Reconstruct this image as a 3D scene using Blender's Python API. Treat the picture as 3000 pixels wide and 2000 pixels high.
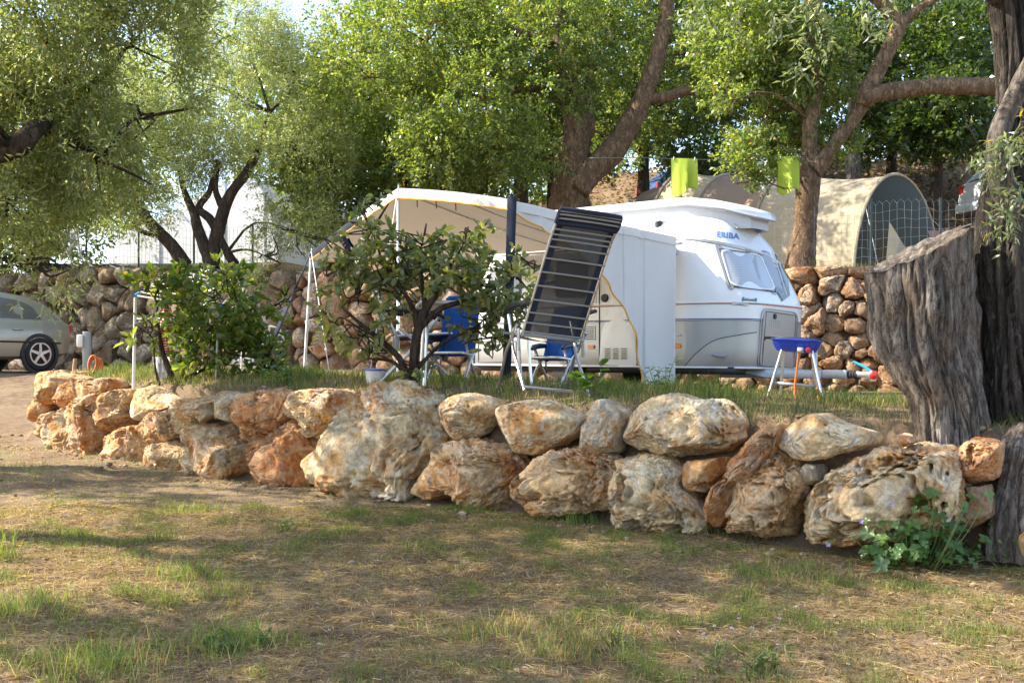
import bpy, bmesh, math, random
import numpy as np
from mathutils import Vector, Matrix, Euler
from mathutils.bvhtree import BVHTree

for _o in list(bpy.data.objects):
    bpy.data.objects.remove(_o)
SC = bpy.context.scene
COL = SC.collection

# ------------------------------------------------------------------ camera
F = 3333.0            # focal length in photograph pixels (3000 px wide, 40 mm lens)
HOR = 1095.0          # row of the horizon in the photograph
EYE = 0.20            # eye height above the camping terrace (metres)
cam_d = bpy.data.cameras.new('camera')
cam = bpy.data.objects.new('camera', cam_d)
COL.objects.link(cam)
cam.location = (0, 0, EYE)
cam.rotation_euler = (math.radians(90), 0, 0)
cam_d.lens = F / 3000.0 * 36.0
cam_d.sensor_width = 36.0
cam_d.shift_y = (HOR - 1000.0) / 3000.0
cam_d.clip_start = 0.05
cam_d.clip_end = 2000
SC.camera = cam

# ------------------------------------------------------------------ light
SUN_EL = 42.0
SUN_DIR = Vector((-0.97, 0.12, 0)).normalized() * math.cos(math.radians(SUN_EL)) + Vector((0, 0, math.sin(math.radians(SUN_EL))))
world = bpy.data.worlds.new('World')
SC.world = world
world.use_nodes = True
wn = world.node_tree.nodes
wl = world.node_tree.links
wn.clear()
sky = wn.new('ShaderNodeTexSky')
sky.sky_type = 'NISHITA'
sky.sun_disc = False
sky.sun_elevation = math.radians(SUN_EL)
sky.sun_rotation = math.atan2(SUN_DIR.x, SUN_DIR.y)
sky.air_density = 1.0
sky.dust_density = 1.5
sky.ozone_density = 1.0
bg = wn.new('ShaderNodeBackground')
bg.inputs['Strength'].default_value = 0.15
wo = wn.new('ShaderNodeOutputWorld')
wl.new(sky.outputs[0], bg.inputs[0])
wl.new(bg.outputs[0], wo.inputs[0])
sun_d = bpy.data.lights.new('sun', 'SUN')
sun_d.energy = 4.0
sun_d.angle = math.radians(0.55)
sun_d.color = (1.0, 0.92, 0.78)
sun_o = bpy.data.objects.new('sun', sun_d)
COL.objects.link(sun_o)
sun_o.rotation_euler = (-SUN_DIR).to_track_quat('-Z', 'Y').to_euler()
sun_o.location = SUN_DIR * 60

vs = SC.view_settings
vs.view_transform = 'Standard'
vs.look = 'None'
vs.exposure = 1.7
vs.gamma = 1.0
vs.use_curve_mapping = False
SC.cycles.max_bounces = 6
SC.cycles.diffuse_bounces = 3
SC.cycles.transmission_bounces = 6
SC.cycles.transparent_max_bounces = 12

# ------------------------------------------------------------------ helpers
rng = np.random.default_rng(7)
random.seed(7)


def P(px, py, Y):
    """point at depth Y that the photograph shows at (px, py)"""
    return Vector(((px - 1500.0) / F * Y, Y, EYE + (HOR - py) / F * Y))


_perm = rng.permutation(256)
_perm = np.concatenate([_perm, _perm, _perm])
_g = rng.normal(size=(256, 3))
_g /= np.linalg.norm(_g, axis=1)[:, None]


def pnoise(p):
    p = np.asarray(p, dtype=float)
    i = np.floor(p).astype(int)
    f = p - i
    i &= 255
    u = f * f * f * (f * (f * 6 - 15) + 10)
    out = 0
    for dx in (0, 1):
        wx = u[:, 0] if dx else 1 - u[:, 0]
        for dy in (0, 1):
            wy = u[:, 1] if dy else 1 - u[:, 1]
            for dz in (0, 1):
                wz = u[:, 2] if dz else 1 - u[:, 2]
                h = _perm[_perm[_perm[(i[:, 0] + dx) & 255] + ((i[:, 1] + dy) & 255)] + ((i[:, 2] + dz) & 255)]
                g = _g[h]
                out = out + wx * wy * wz * (g[:, 0] * (f[:, 0] - dx) + g[:, 1] * (f[:, 1] - dy) + g[:, 2] * (f[:, 2] - dz))
    return out * 1.5


def fbm(p, o=4, gain=0.5):
    p = np.asarray(p, dtype=float)
    s, a = 0, 1.0
    for k in range(o):
        s = s + a * pnoise(p * (2.03 ** k) + 17.3 * k)
        a *= gain
    return s


def tag(o, label=None, cat=None, group=None, kind=None):
    if label: o['label'] = label
    if cat: o['category'] = cat
    if group: o['group'] = group
    if kind: o['kind'] = kind
    return o


def empty(name, loc=(0, 0, 0), rz=0.0, label=None, cat=None, group=None):
    o = bpy.data.objects.new(name, None)
    COL.objects.link(o)
    o.empty_display_size = 0.1
    o.location = loc
    o.rotation_euler = (0, 0, rz)
    return tag(o, label, cat, group)


def put(name, me, mat, parent=None, loc=None):
    o = bpy.data.objects.new(name, me)
    COL.objects.link(o)
    if mat is not None and len(me.materials) == 0:
        me.materials.append(mat)
    if loc is not None:
        o.location = loc
    if parent is not None:
        o.parent = parent
    return o


def wchild(o, parent):
    """parent o (whose mesh is in world coordinates) to an unrotated or rotated empty, keeping place"""
    o.parent = parent
    o.matrix_parent_inverse = pmat(parent).inverted()
    return o


def pmat(o):
    m = Matrix.LocRotScale(o.location, o.rotation_euler, o.scale)
    if o.parent is not None:
        m = pmat(o.parent) @ o.matrix_parent_inverse @ m
    return m


def np_mesh(name, verts, faces, smooth=False, attr=None):
    """verts (n,3); faces (m,k) int array or list of lists"""
    me = bpy.data.meshes.new(name)
    v = np.asarray(verts, dtype=np.float32)
    me.vertices.add(len(v))
    me.vertices.foreach_set('co', v.ravel())
    if isinstance(faces, np.ndarray):
        m, k = faces.shape
        me.loops.add(m * k)
        me.loops.foreach_set('vertex_index', faces.astype(np.int32).ravel())
        me.polygons.add(m)
        me.polygons.foreach_set('loop_start', np.arange(0, m * k, k, dtype=np.int32))
        nf = m
    else:
        tot = np.array([len(f) for f in faces], dtype=np.int32)
        me.loops.add(int(tot.sum()))
        me.loops.foreach_set('vertex_index', np.concatenate([np.asarray(f, dtype=np.int32) for f in faces]))
        me.polygons.add(len(faces))
        me.polygons.foreach_set('loop_start', (np.cumsum(tot) - tot).astype(np.int32))
        nf = len(faces)
    me.update(calc_edges=True)
    if smooth:
        me.polygons.foreach_set('use_smooth', np.ones(nf, dtype=bool))
    if attr is not None:
        a = me.color_attributes.new('tint', 'FLOAT_COLOR', 'POINT')
        c = np.ones((len(v), 4), dtype=np.float32)
        c[:, :3] = attr
        a.data.foreach_set('color', c.ravel())
    me.validate()
    return me


class MB:
    """collects shapes into one mesh"""
    def __init__(s):
        s.v = []
        s.f = []
        s.n = 0

    def add(s, v, f):
        v = [tuple(p) for p in v]
        s.v += v
        s.f += [[i + s.n for i in q] for q in f]
        s.n += len(v)
        return s

    def box(s, c, size, rot=None, bev=0.0):
        hx, hy, hz = [q / 2 for q in size]
        c = Vector(c)
        R = rot if rot is not None else Matrix.Identity(3)
        if bev <= 0:
            v = [c + R @ Vector((x * hx, y * hy, z * hz)) for x in (-1, 1) for y in (-1, 1) for z in (-1, 1)]
            f = [(0, 1, 3, 2), (4, 6, 7, 5), (0, 4, 5, 1), (2, 3, 7, 6), (0, 2, 6, 4), (1, 5, 7, 3)]
            return s.add(v, f)
        b = min(bev, hx * .9, hy * .9, hz * .9)
        bm = bmesh.new()
        bmesh.ops.create_cube(bm, size=1)
        for q in bm.verts:
            q.co = Vector((q.co.x * 2 * hx, q.co.y * 2 * hy, q.co.z * 2 * hz))
        bmesh.ops.bevel(bm, geom=bm.edges[:], offset=b, segments=2, profile=0.5, affect='EDGES')
        bm.verts.index_update()
        v = [c + R @ q.co for q in bm.verts]
        f = [[q.index for q in fc.verts] for fc in bm.faces]
        bm.free()
        return s.add(v, f)

    def tube(s, pts, r, n=8, cap=True):
        pts = [Vector(p) for p in pts]
        m = len(pts)
        rs = [r] * m if not hasattr(r, '__len__') else list(r)
        up = Vector((0.31, 0.12, 0.94))
        v = []
        prev = None
        for i, p in enumerate(pts):
            d = (pts[min(i + 1, m - 1)] - pts[max(i - 1, 0)])
            d = d.normalized() if d.length > 1e-9 else Vector((0, 0, 1))
            if prev is None:
                a = d.cross(up)
                if a.length < 1e-3: a = d.cross(Vector((1, 0, 0)))
            else:
                a = prev - d * prev.dot(d)
            a.normalize()
            prev = a
            b = d.cross(a)
            for k in range(n):
                t = 2 * math.pi * k / n
                v.append(p + (a * math.cos(t) + b * math.sin(t)) * rs[i])
        f = []
        for i in range(m - 1):
            for k in range(n):
                f.append((i * n + k, i * n + (k + 1) % n, (i + 1) * n + (k + 1) % n, (i + 1) * n + k))
        if cap:
            f.append(tuple(range(n - 1, -1, -1)))
            f.append(tuple(range((m - 1) * n, m * n)))
        return s.add(v, f)

    def lathe(s, prof, origin, axis=(0, 0, 1), n=24):
        """prof: list of (radius, height)"""
        ax = Vector(axis).normalized()
        a = ax.orthogonal().normalized()
        b = ax.cross(a)
        o = Vector(origin)
        v, f = [], []
        for r, h in prof:
            for k in range(n):
                t = 2 * math.pi * k / n
                v.append(o + ax * h + (a * math.cos(t) + b * math.sin(t)) * r)
        for i in range(len(prof) - 1):
            for k in range(n):
                f.append((i * n + k, i * n + (k + 1) % n, (i + 1) * n + (k + 1) % n, (i + 1) * n + k))
        f.append(tuple(range(n - 1, -1, -1)))
        f.append(tuple(range((len(prof) - 1) * n, len(prof) * n)))
        return s.add(v, f)

    def grid(s, pts):
        """pts: rows of points"""
        r, c = len(pts), len(pts[0])
        return s.add([p for row in pts for p in row],
                     [(i * c + j, i * c + j + 1, (i + 1) * c + j + 1, (i + 1) * c + j) for i in range(r - 1) for j in range(c - 1)])

    def slab(s, poly, off):
        """polygon (list of points) thickened by vector off"""
        n = len(poly)
        off = Vector(off)
        v = [Vector(p) for p in poly] + [Vector(p) + off for p in poly]
        f = [tuple(range(n)), tuple(range(2 * n - 1, n - 1, -1))] + [(i, i + n, (i + 1) % n + n, (i + 1) % n) for i in range(n)]
        return s.add(v, f)

    def build(s, name, mat, parent=None, smooth=False, world=True, fixn=True):
        me = np_mesh(name, s.v, s.f, smooth)
        if fixn:
            bm = bmesh.new()
            bm.from_mesh(me)
            bmesh.ops.recalc_face_normals(bm, faces=bm.faces[:])
            bm.to_mesh(me)
            bm.free()
        if smooth:
            me.polygons.foreach_set('use_smooth', np.ones(len(me.polygons), dtype=bool))
            try:
                me.set_sharp_from_angle(angle=math.radians(38))
            except Exception:
                pass
        o = put(name, me, mat)
        if parent is not None:
            if world: wchild(o, parent)
            else: o.parent = parent
        return o


def smooth_path(pts, n=6):
    """Catmull-Rom through points (each a tuple of any length)"""
    a = np.array([list(p) for p in pts], dtype=float)
    if len(a) < 3:
        t = np.linspace(0, 1, n + 1)[:, None]
        return a[0] * (1 - t) + a[-1] * t
    q = np.vstack([2 * a[0] - a[1], a, 2 * a[-1] - a[-2]])
    out = []
    for i in range(1, len(q) - 2):
        for t in np.linspace(0, 1, n, endpoint=False):
            p0, p1, p2, p3 = q[i - 1], q[i], q[i + 1], q[i + 2]
            out.append(0.5 * ((2 * p1) + (p2 - p0) * t + (2 * p0 - 5 * p1 + 4 * p2 - p3) * t * t + (3 * p1 - p0 - 3 * p2 + p3) * t ** 3))
    out.append(a[-1])
    return np.array(out)


# ------------------------------------------------------------------ materials
class NT:
    def __init__(s, name):
        s.m = bpy.data.materials.new(name)
        s.m.use_nodes = True
        s.t = s.m.node_tree
        s.t.nodes.clear()
        s.out = s.t.nodes.new('ShaderNodeOutputMaterial')

    def n(s, ty, inp=None, **kw):
        nd = s.t.nodes.new('ShaderNode' + ty)
        for k, v in kw.items():
            setattr(nd, k, v)
        for k, v in (inp or {}).items():
            sk = nd.inputs[k]
            if isinstance(v, bpy.types.NodeSocket):
                s.t.links.new(v, sk)
            elif isinstance(v, bpy.types.Node):
                s.t.links.new(v.outputs[0], sk)
            else:
                if hasattr(sk.default_value, '__len__') and len(sk.default_value) == 4 and len(v) == 3:
                    v = (*v, 1.0)
                sk.default_value = v
        return nd

    def noise(s, vec, scale, detail=5, rough=0.55, dist=0.0):
        return s.n('TexNoise', {'Vector': vec, 'Scale': scale, 'Detail': detail, 'Roughness': rough, 'Distortion': dist})

    def ramp(s, fac, stops, interp='LINEAR'):
        r = s.n('ValToRGB', {'Fac': fac})
        cr = r.color_ramp
        cr.interpolation = interp
        while len(cr.elements) < len(stops): cr.elements.new(0.5)
        for e, (p, c) in zip(cr.elements, stops):
            e.position = p
            e.color = (*c, 1) if len(c) == 3 else c
        return r.outputs[0]

    def mix(s, fac, a, b, blend='MIX'):
        nd = s.t.nodes.new('ShaderNodeMix')
        nd.data_type = 'RGBA'
        nd.blend_type = blend
        for sk, v in ((nd.inputs[0], fac), (nd.inputs[6], a), (nd.inputs[7], b)):
            if isinstance(v, bpy.types.NodeSocket): s.t.links.new(v, sk)
            elif isinstance(v, bpy.types.Node): s.t.links.new(v.outputs[0], sk)
            elif hasattr(sk.default_value, '__len__'): sk.default_value = (*v, 1) if len(v) == 3 else v
            else: sk.default_value = v
        return nd.outputs[2]

    def math(s, op, a, b=0.0, clamp=False):
        nd = s.n('Math', {0: a, 1: b}, operation=op)
        nd.use_clamp = clamp
        return nd.outputs[0]

    def bump(s, h, strength=0.5, dist=0.02):
        return s.n('Bump', {'Height': h, 'Strength': strength, 'Distance': dist}).outputs[0]

    def finish(s, shader):
        s.t.links.new(shader.outputs[0] if isinstance(shader, bpy.types.Node) else shader, s.out.inputs['Surface'])
        return s.m


def coords(t):
    return t.n('TexCoord').outputs['Object']


def plain(name, col, rough=0.5, metal=0.0, var=0.12, scale=6.0, bump=0.0, spec=0.5, coat=0.0, bscale=60.0, dirt=None, dirt_amt=0.0):
    t = NT(name)
    co = coords(t)
    nz = t.noise(co, scale, 4)
    c = t.mix(nz.outputs[0], tuple(max(0, q * (1 - var)) for q in col), tuple(min(1, q * (1 + var)) for q in col))
    if dirt is not None:
        d = t.noise(co, scale * 2.3, 6, 0.65)
        c = t.mix(t.math('MULTIPLY', t.ramp(d.outputs[0], [(0.48, (0, 0, 0)), (0.72, (1, 1, 1))]), dirt_amt), c, dirt)
    inp = {'Base Color': c, 'Roughness': t.math('ADD', t.math('MULTIPLY', nz.outputs[0], 0.16), rough - 0.08), 'Metallic': metal, 'Specular IOR Level': spec, 'Coat Weight': coat}
    if bump > 0:
        inp['Normal'] = t.bump(t.noise(co, bscale, 3).outputs[0], bump, 0.004)
    return t.finish(t.n('BsdfPrincipled', inp))


def leaf_mat(name, trans=0.45, rough=0.42, tcol=(1.5, 1.6, 0.55), spec=0.45):
    t = NT(name)
    a = t.n('Attribute', attribute_name='tint').outputs[0]
    p = t.n('BsdfPrincipled', {'Base Color': a, 'Roughness': rough, 'Specular IOR Level': spec})
    tr = t.n('BsdfTranslucent', {'Color': t.mix(1.0, a, tcol, 'MULTIPLY')})
    return t.finish(t.n('MixShader', {0: trans, 1: p, 2: tr}))


def cloth(name, col, trans=0.2, rough=0.85, var=0.06, scale=3.0, weave=220.0, tcol=None):
    t = NT(name)
    co = coords(t)
    nz = t.noise(co, scale, 5)
    c = t.mix(nz.outputs[0], tuple(q * (1 - var) for q in col), tuple(min(1, q * (1 + var)) for q in col))
    nb = t.bump(t.math('ADD', t.noise(co, 9, 3).outputs[0], t.math('MULTIPLY', t.noise(co, weave, 1).outputs[0], 0.15)), 0.35, 0.02)
    p = t.n('BsdfPrincipled', {'Base Color': c, 'Roughness': rough, 'Specular IOR Level': 0.2, 'Normal': nb})
    if trans <= 0: return t.finish(p)
    tr = t.n('BsdfTranslucent', {'Color': tcol if tcol is not None else c})
    return t.finish(t.n('MixShader', {0: trans, 1: p, 2: tr}))


def rock_mat(name, cream, ochre, rust, grey, grey_amt=0.4, scale=1.0):
    t = NT(name)
    oi = t.n('ObjectInfo')
    co = t.n('VectorMath', {0: coords(t), 1: t.n('CombineXYZ', {0: t.math('MULTIPLY', oi.outputs['Random'], 91.0), 1: t.math('MULTIPLY', oi.outputs['Random'], 37.0), 2: 0.0})}, operation='ADD').outputs[0]
    n1 = t.noise(co, 3.2 * scale, 6, 0.6, 0.6)
    n2 = t.noise(co, 7.5 * scale, 7, 0.65, 0.9)
    n3 = t.noise(co, 26 * scale, 6, 0.7)
    c = t.ramp(n1.outputs[0], [(0.33, rust), (0.45, ochre), (0.56, cream), (0.72, tuple(min(1, q * 1.25) for q in cream))])
    c = t.mix(t.ramp(n2.outputs[0], [(0.52 - 0.1 * grey_amt, (0, 0, 0)), (0.66 - 0.1 * grey_amt, (1, 1, 1))]), c, grey)
    c = t.mix(t.ramp(n3.outputs[0], [(0.35, (0.6, 0.6, 0.6)), (0.62, (0, 0, 0))]), c, tuple(q * 0.45 for q in rust))
    # pale lime veins and scratches
    v = t.noise(co, 4.5 * scale, 8, 0.72, 1.4)
    veins = t.math('MULTIPLY', t.ramp(v.outputs[0], [(0.47, (0, 0, 0)), (0.495, (1, 1, 1)), (0.505, (1, 1, 1)), (0.53, (0, 0, 0))]), t.ramp(t.noise(co, 2.2 * scale, 3).outputs[0], [(0.46, (0, 0, 0)), (0.58, (1, 1, 1))]))
    sp = t.ramp(t.noise(co, 60 * scale, 4, 0.7).outputs[0], [(0.6, (0, 0, 0)), (0.7, (1, 1, 1))])
    c = t.mix(t.math('MULTIPLY', t.math('ADD', veins, t.math('MULTIPLY', sp, 0.4)), 0.6), c, (0.72, 0.68, 0.6))
    c = t.mix(0.9, c, t.mix(1.0, c, oi.outputs['Color'], 'MULTIPLY'))
    h = t.math('ADD', t.math('MULTIPLY', n2.outputs[0], 0.9), t.math('ADD', t.math('MULTIPLY', n3.outputs[0], 0.5), t.math('MULTIPLY', v.outputs[0], 0.6)))
    p = t.n('BsdfPrincipled', {'Base Color': c, 'Roughness': 0.88, 'Specular IOR Level': 0.25, 'Normal': t.bump(h, 0.75, 0.05)})
    return t.finish(p)


def bark_mat(name, dark, light, scale=1.0, vertical=0.18, bstr=0.9):
    t = NT(name)
    co = coords(t)
    mp = t.n('Mapping', {'Vector': co, 'Scale': (1, 1, vertical)}).outputs[0]
    n1 = t.noise(mp, 14 * scale, 6, 0.65, 1.2)
    n2 = t.noise(co, 2.2 * scale, 4)
    v = t.n('TexVoronoi', {'Vector': t.mix(0.2, mp, n1.outputs[1]), 'Scale': 11 * scale}, feature='DISTANCE_TO_EDGE')
    c = t.ramp(n1.outputs[0], [(0.35, dark), (0.65, light)])
    c = t.mix(t.ramp(v.outputs[0], [(0.0, (1, 1, 1)), (0.12, (0, 0, 0))]), c, tuple(q * 0.5 for q in dark))
    c = t.mix(t.math('MULTIPLY', n2.outputs[0], 0.5), c, tuple(0.5 * (a + b) for a, b in zip(dark, light)))
    h = t.math('ADD', t.math('MULTIPLY', v.outputs[0], 1.2), t.math('MULTIPLY', n1.outputs[0], 0.7))
    p = t.n('BsdfPrincipled', {'Base Color': c, 'Roughness': 0.92, 'Specular IOR Level': 0.15, 'Normal': t.bump(h, bstr, 0.05)})
    return t.finish(p)


M = {}
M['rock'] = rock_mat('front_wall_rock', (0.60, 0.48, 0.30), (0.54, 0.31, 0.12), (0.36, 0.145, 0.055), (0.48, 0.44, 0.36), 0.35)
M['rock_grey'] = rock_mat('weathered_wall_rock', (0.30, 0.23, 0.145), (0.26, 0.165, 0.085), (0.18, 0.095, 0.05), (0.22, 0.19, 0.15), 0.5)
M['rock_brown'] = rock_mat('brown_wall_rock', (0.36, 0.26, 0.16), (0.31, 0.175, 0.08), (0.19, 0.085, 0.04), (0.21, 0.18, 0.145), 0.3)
M['bark_cork'] = bark_mat('cork_oak_bark', (0.09, 0.055, 0.033), (0.42, 0.28, 0.165), 1.0, 0.35)
M['bark_dark'] = bark_mat('dark_tree_bark', (0.035, 0.026, 0.02), (0.14, 0.10, 0.07), 1.0, 0.3)
M['bark_old'] = bark_mat('dark_olive_bark', (0.035, 0.029, 0.024), (0.19, 0.155, 0.125), 1.2, 0.15, 1.0)
t = NT('weathered_olive_wood')
co = coords(t)
mp = t.n('Mapping', {'Vector': co, 'Scale': (1, 1, .16)}).outputs[0]
mp2 = t.n('Mapping', {'Vector': co, 'Scale': (1, 1, .3)}).outputs[0]
n1 = t.noise(mp, 9.0, 8, 0.7, 0.8)
n2 = t.noise(mp2, 38.0, 8, 0.75, 0.6)
n3 = t.noise(co, 3.0, 5, 0.6)
n4 = t.noise(co, 95.0, 4, 0.7)
cr = t.n('TexVoronoi', {'Vector': t.mix(0.14, mp2, n1.outputs[1]), 'Scale': 17.0}, feature='DISTANCE_TO_EDGE')
c = t.ramp(n1.outputs[0], [(0.30, (0.055, 0.044, 0.036)), (0.46, (0.17, 0.14, 0.115)), (0.62, (0.34, 0.30, 0.255)), (0.8, (0.42, 0.38, 0.33))])
c = t.mix(t.ramp(n3.outputs[0], [(0.5, (0, 0, 0)), (0.66, (0.75, 0.75, 0.75))]), c, (0.20, 0.135, 0.09))
c = t.mix(t.ramp(n2.outputs[0], [(0.36, (0.85, 0.85, 0.85)), (0.52, (0, 0, 0))]), c, (0.05, 0.04, 0.033))
c = t.mix(t.ramp(cr.outputs[0], [(0.0, (0.9, 0.9, 0.9)), (0.07, (0, 0, 0))]), c, (0.035, 0.028, 0.023))
c = t.mix(t.ramp(n4.outputs[0], [(0.55, (0, 0, 0)), (0.75, (0.4, 0.4, 0.4))]), c, (0.45, 0.43, 0.38))
hh_ = t.math('ADD', t.math('MULTIPLY', n1.outputs[0], 0.6), t.math('ADD', t.math('MULTIPLY', n2.outputs[0], 0.7), t.math('MULTIPLY', cr.outputs[0], 1.0)))
M['bark_olive'] = t.finish(t.n('BsdfPrincipled', {'Base Color': c, 'Roughness': 0.93, 'Specular IOR Level': 0.12, 'Normal': t.bump(hh_, 0.9, 0.03)}))
M['leaf'] = leaf_mat('tree_leaf', 0.45, 0.33, (2.3, 2.2, 0.7), 0.6)
M['leaf_olive'] = leaf_mat('olive_leaf', 0.42, 0.38, (2.1, 2.1, 1.0), 0.6)
M['leaf_gloss'] = leaf_mat('glossy_shrub_leaf', 0.35, 0.28, (2.6, 2.7, 0.5), 0.6)
M['grass'] = leaf_mat('grass_blade', 0.4, 0.6, (2.0, 2.0, 0.8), 0.25)
M['white_paint'] = plain('white_lacquer', (0.78, 0.79, 0.80), 0.28, 0, 0.03, 2.0, coat=0.3, dirt=(0.55, 0.53, 0.48), dirt_amt=0.12)
M['alu_skin'] = plain('silver_hammered_skin', (0.36, 0.365, 0.37), 0.38, 0.55, 0.05, 3.0, bump=0.15, bscale=160, dirt=(0.45, 0.42, 0.36), dirt_amt=0.2)
M['cream_skin'] = plain('pale_silver_skin', (0.43, 0.42, 0.395), 0.40, 0.45, 0.04, 3.0, bump=0.12, bscale=160, dirt=(0.4, 0.36, 0.3), dirt_amt=0.2)
M['alu_tube'] = plain('brushed_aluminium_tube', (0.72, 0.72, 0.72), 0.3, 0.9, 0.06, 12)
M['steel'] = plain('galvanised_steel', (0.45, 0.46, 0.47), 0.45, 0.8, 0.15, 14, dirt=(0.25, 0.2, 0.15), dirt_amt=0.35)
M['black'] = plain('black_plastic', (0.018, 0.018, 0.02), 0.42, 0, 0.25)
M['rubber'] = plain('tyre_rubber', (0.02, 0.02, 0.02), 0.8, 0, 0.25, bump=0.3)
M['grey_plastic'] = plain('grey_plastic', (0.30, 0.31, 0.32), 0.45)
M['white_plastic'] = plain('white_plastic', (0.75, 0.75, 0.73), 0.4, dirt=(0.5, 0.45, 0.38), dirt_amt=0.25)
M['red'] = plain('red_plastic', (0.55, 0.02, 0.015), 0.35)
M['orange'] = plain('orange_lens', (0.85, 0.24, 0.015), 0.25)
M['orange_hose'] = plain('orange_rubber_hose', (0.62, 0.15, 0.02), 0.5)
M['orange_piping'] = plain('orange_piping', (0.80, 0.42, 0.06), 0.6)
M['blue_enamel'] = plain('blue_enamel', (0.015, 0.05, 0.40), 0.3, 0, 0.1, coat=0.4)
M['blue_line'] = plain('navy_trim', (0.02, 0.03, 0.14), 0.4)
M['red_line'] = plain('red_trim', (0.45, 0.10, 0.08), 0.4)
M['cyan_plastic'] = plain('cyan_plastic', (0.03, 0.32, 0.55), 0.4)
M['logo_blue'] = plain('blue_lettering', (0.10, 0.22, 0.45), 0.4)
M['dark_line'] = plain('dark_seam', (0.06, 0.06, 0.06), 0.6)
M['canvas'] = cloth('white_canvas', (0.72, 0.70, 0.66), 0.08, tcol=(0.50, 0.43, 0.35))
M['canvas_wall'] = cloth('white_canvas_wall', (0.66, 0.66, 0.66), 0.16)  # base colour darkened to put the end wall's shade into it
M['roof_cloth'] = cloth('shaded_white_roof_fabric', (0.56, 0.58, 0.62), 0.1)  # white fabric, with its bluish shade put into the base colour
M['navy_cloth'] = cloth('navy_strap', (0.025, 0.03, 0.05), 0.0)
M['tent_beige'] = cloth('beige_tent_cloth', (0.43, 0.36, 0.25), 0.12)
M['tent_brown'] = cloth('brown_tent_cloth', (0.33, 0.235, 0.17), 0.1)
M['tent_grey'] = cloth('grey_green_tent_cloth', (0.065, 0.067, 0.052), 0.08)
M['marquee'] = cloth('white_marquee_cloth', (0.84, 0.86, 0.88), 0.4, tcol=(0.75, 0.8, 0.85))
M['lime'] = cloth('lime_towel', (0.40, 0.50, 0.06), 0.12, tcol=(0.5, 0.62, 0.06))
M['pale_towel'] = cloth('pale_towel', (0.66, 0.72, 0.70), 0.3)
M['blue_cloth'] = cloth('blue_cushion_cloth', (0.02, 0.085, 0.30), 0.05)
M['red_cloth'] = cloth('red_garment', (0.62, 0.03, 0.03), 0.25)
# ================================================================== terrain
FW = np.array([((px - 1500) / F * Y, Y) for px, Y in ((3900, 5.6), (2950, 6.4), (2500, 6.8), (2000, 7.4), (1500, 8.2), (1000, 9.5), (700, 10.5), (400, 12.0), (230, 13.0), (100, 14.0))])[::-1]
BW = np.array([((px - 1500) / F * Y, Y) for px, Y in ((-900, 29.5), (0, 26), (300, 24.5), (900, 22), (1400, 20.5), (2300, 18), (2700, 17), (3400, 16), (4300, 15.2))])
UTOP = (np.array([-18, -11.7, -8.8, -3.96, 4.3, 7.4, 12]), np.array([2.3, 2.4, 2.45, 2.15, 1.85, 1.75, 1.7]))


def front_y(x): return np.interp(x, FW[:, 0], FW[:, 1])
def back_y(x): return np.interp(x, BW[:, 0], BW[:, 1])
def sstep(a, b, x):
    t = np.clip((x - a) / (b - a), 0, 1)
    return t * t * (3 - 2 * t)


def ground_z(x, y):
    x = np.asarray(x, dtype=float)
    y = np.asarray(y, dtype=float)
    z3 = np.zeros_like(x)
    low = np.interp(y, [-30, 0, 8, 14, 20, 24], [-3.2, -1.3, -0.80, -0.66, 0.20, 0.27])
    low = np.where(x > -4, np.minimum(low, np.interp(y, [0, 8, 30], [-1.3, -0.8, -0.5])), low)
    p = np.stack([x.ravel(), y.ravel(), z3.ravel()], 1)
    n = (fbm(p * 1.1, 3) * 0.035 + fbm(p * 5.0 + 9, 2) * 0.012).reshape(x.shape)
    low = low + n
    edge = np.interp(x, [-6, -3, 0, 2, 3.5], [0.10, 0.04, -0.04, -0.12, -0.2])
    fy = front_y(x)
    ter = edge + 0.13 * sstep(0, 1.4, y - fy) + np.where(x < 0, np.interp(y, [13, 20, 24], [0, 0.05, 0.16]), 0) + n * 0.8
    m1 = sstep(0.22, 0.48, y - fy) * sstep(-6.15, -5.85, x)
    g = low * (1 - m1) + ter * m1
    by = back_y(x)
    d = np.maximum(0, y - by)
    sl = np.interp(x, [-14, -4, 2, 8], [0.10, 0.16, 0.44, 0.48])
    d0 = np.interp(x, [-4, 2], [3.0, 7.0])
    up = np.interp(x, *UTOP) + 0.03 * np.minimum(d, 2.5) + sl * np.maximum(0, np.minimum(d, 17) - d0) + n * 3
    m2 = sstep(0.3, 0.62, y - by)
    return g * (1 - m2) + up * m2


def gz(x, y): return float(ground_z(np.array([x]), np.array([y]))[0])


xs = np.unique(np.concatenate([np.linspace(-120, -12, 28), np.arange(-12, -6, 0.25), np.arange(-6.4, 4.2, 0.11), np.arange(4.2, 12, 0.25), np.linspace(12, 120, 28)]))
ys = np.unique(np.concatenate([np.linspace(-40, 3, 24), np.arange(3, 16, 0.11), np.arange(16, 32, 0.22), np.linspace(32, 200, 50)]))
GX, GY = np.meshgrid(xs, ys)
GZ = ground_z(GX, GY)
gv = np.stack([GX.ravel(), GY.ravel(), GZ.ravel()], 1)
nx_, ny_ = len(xs), len(ys)
ii = np.arange(ny_ - 1)[:, None] * nx_ + np.arange(nx_ - 1)[None]
gf = np.stack([ii, ii + 1, ii + nx_ + 1, ii + nx_], -1).reshape(-1, 4)

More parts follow.
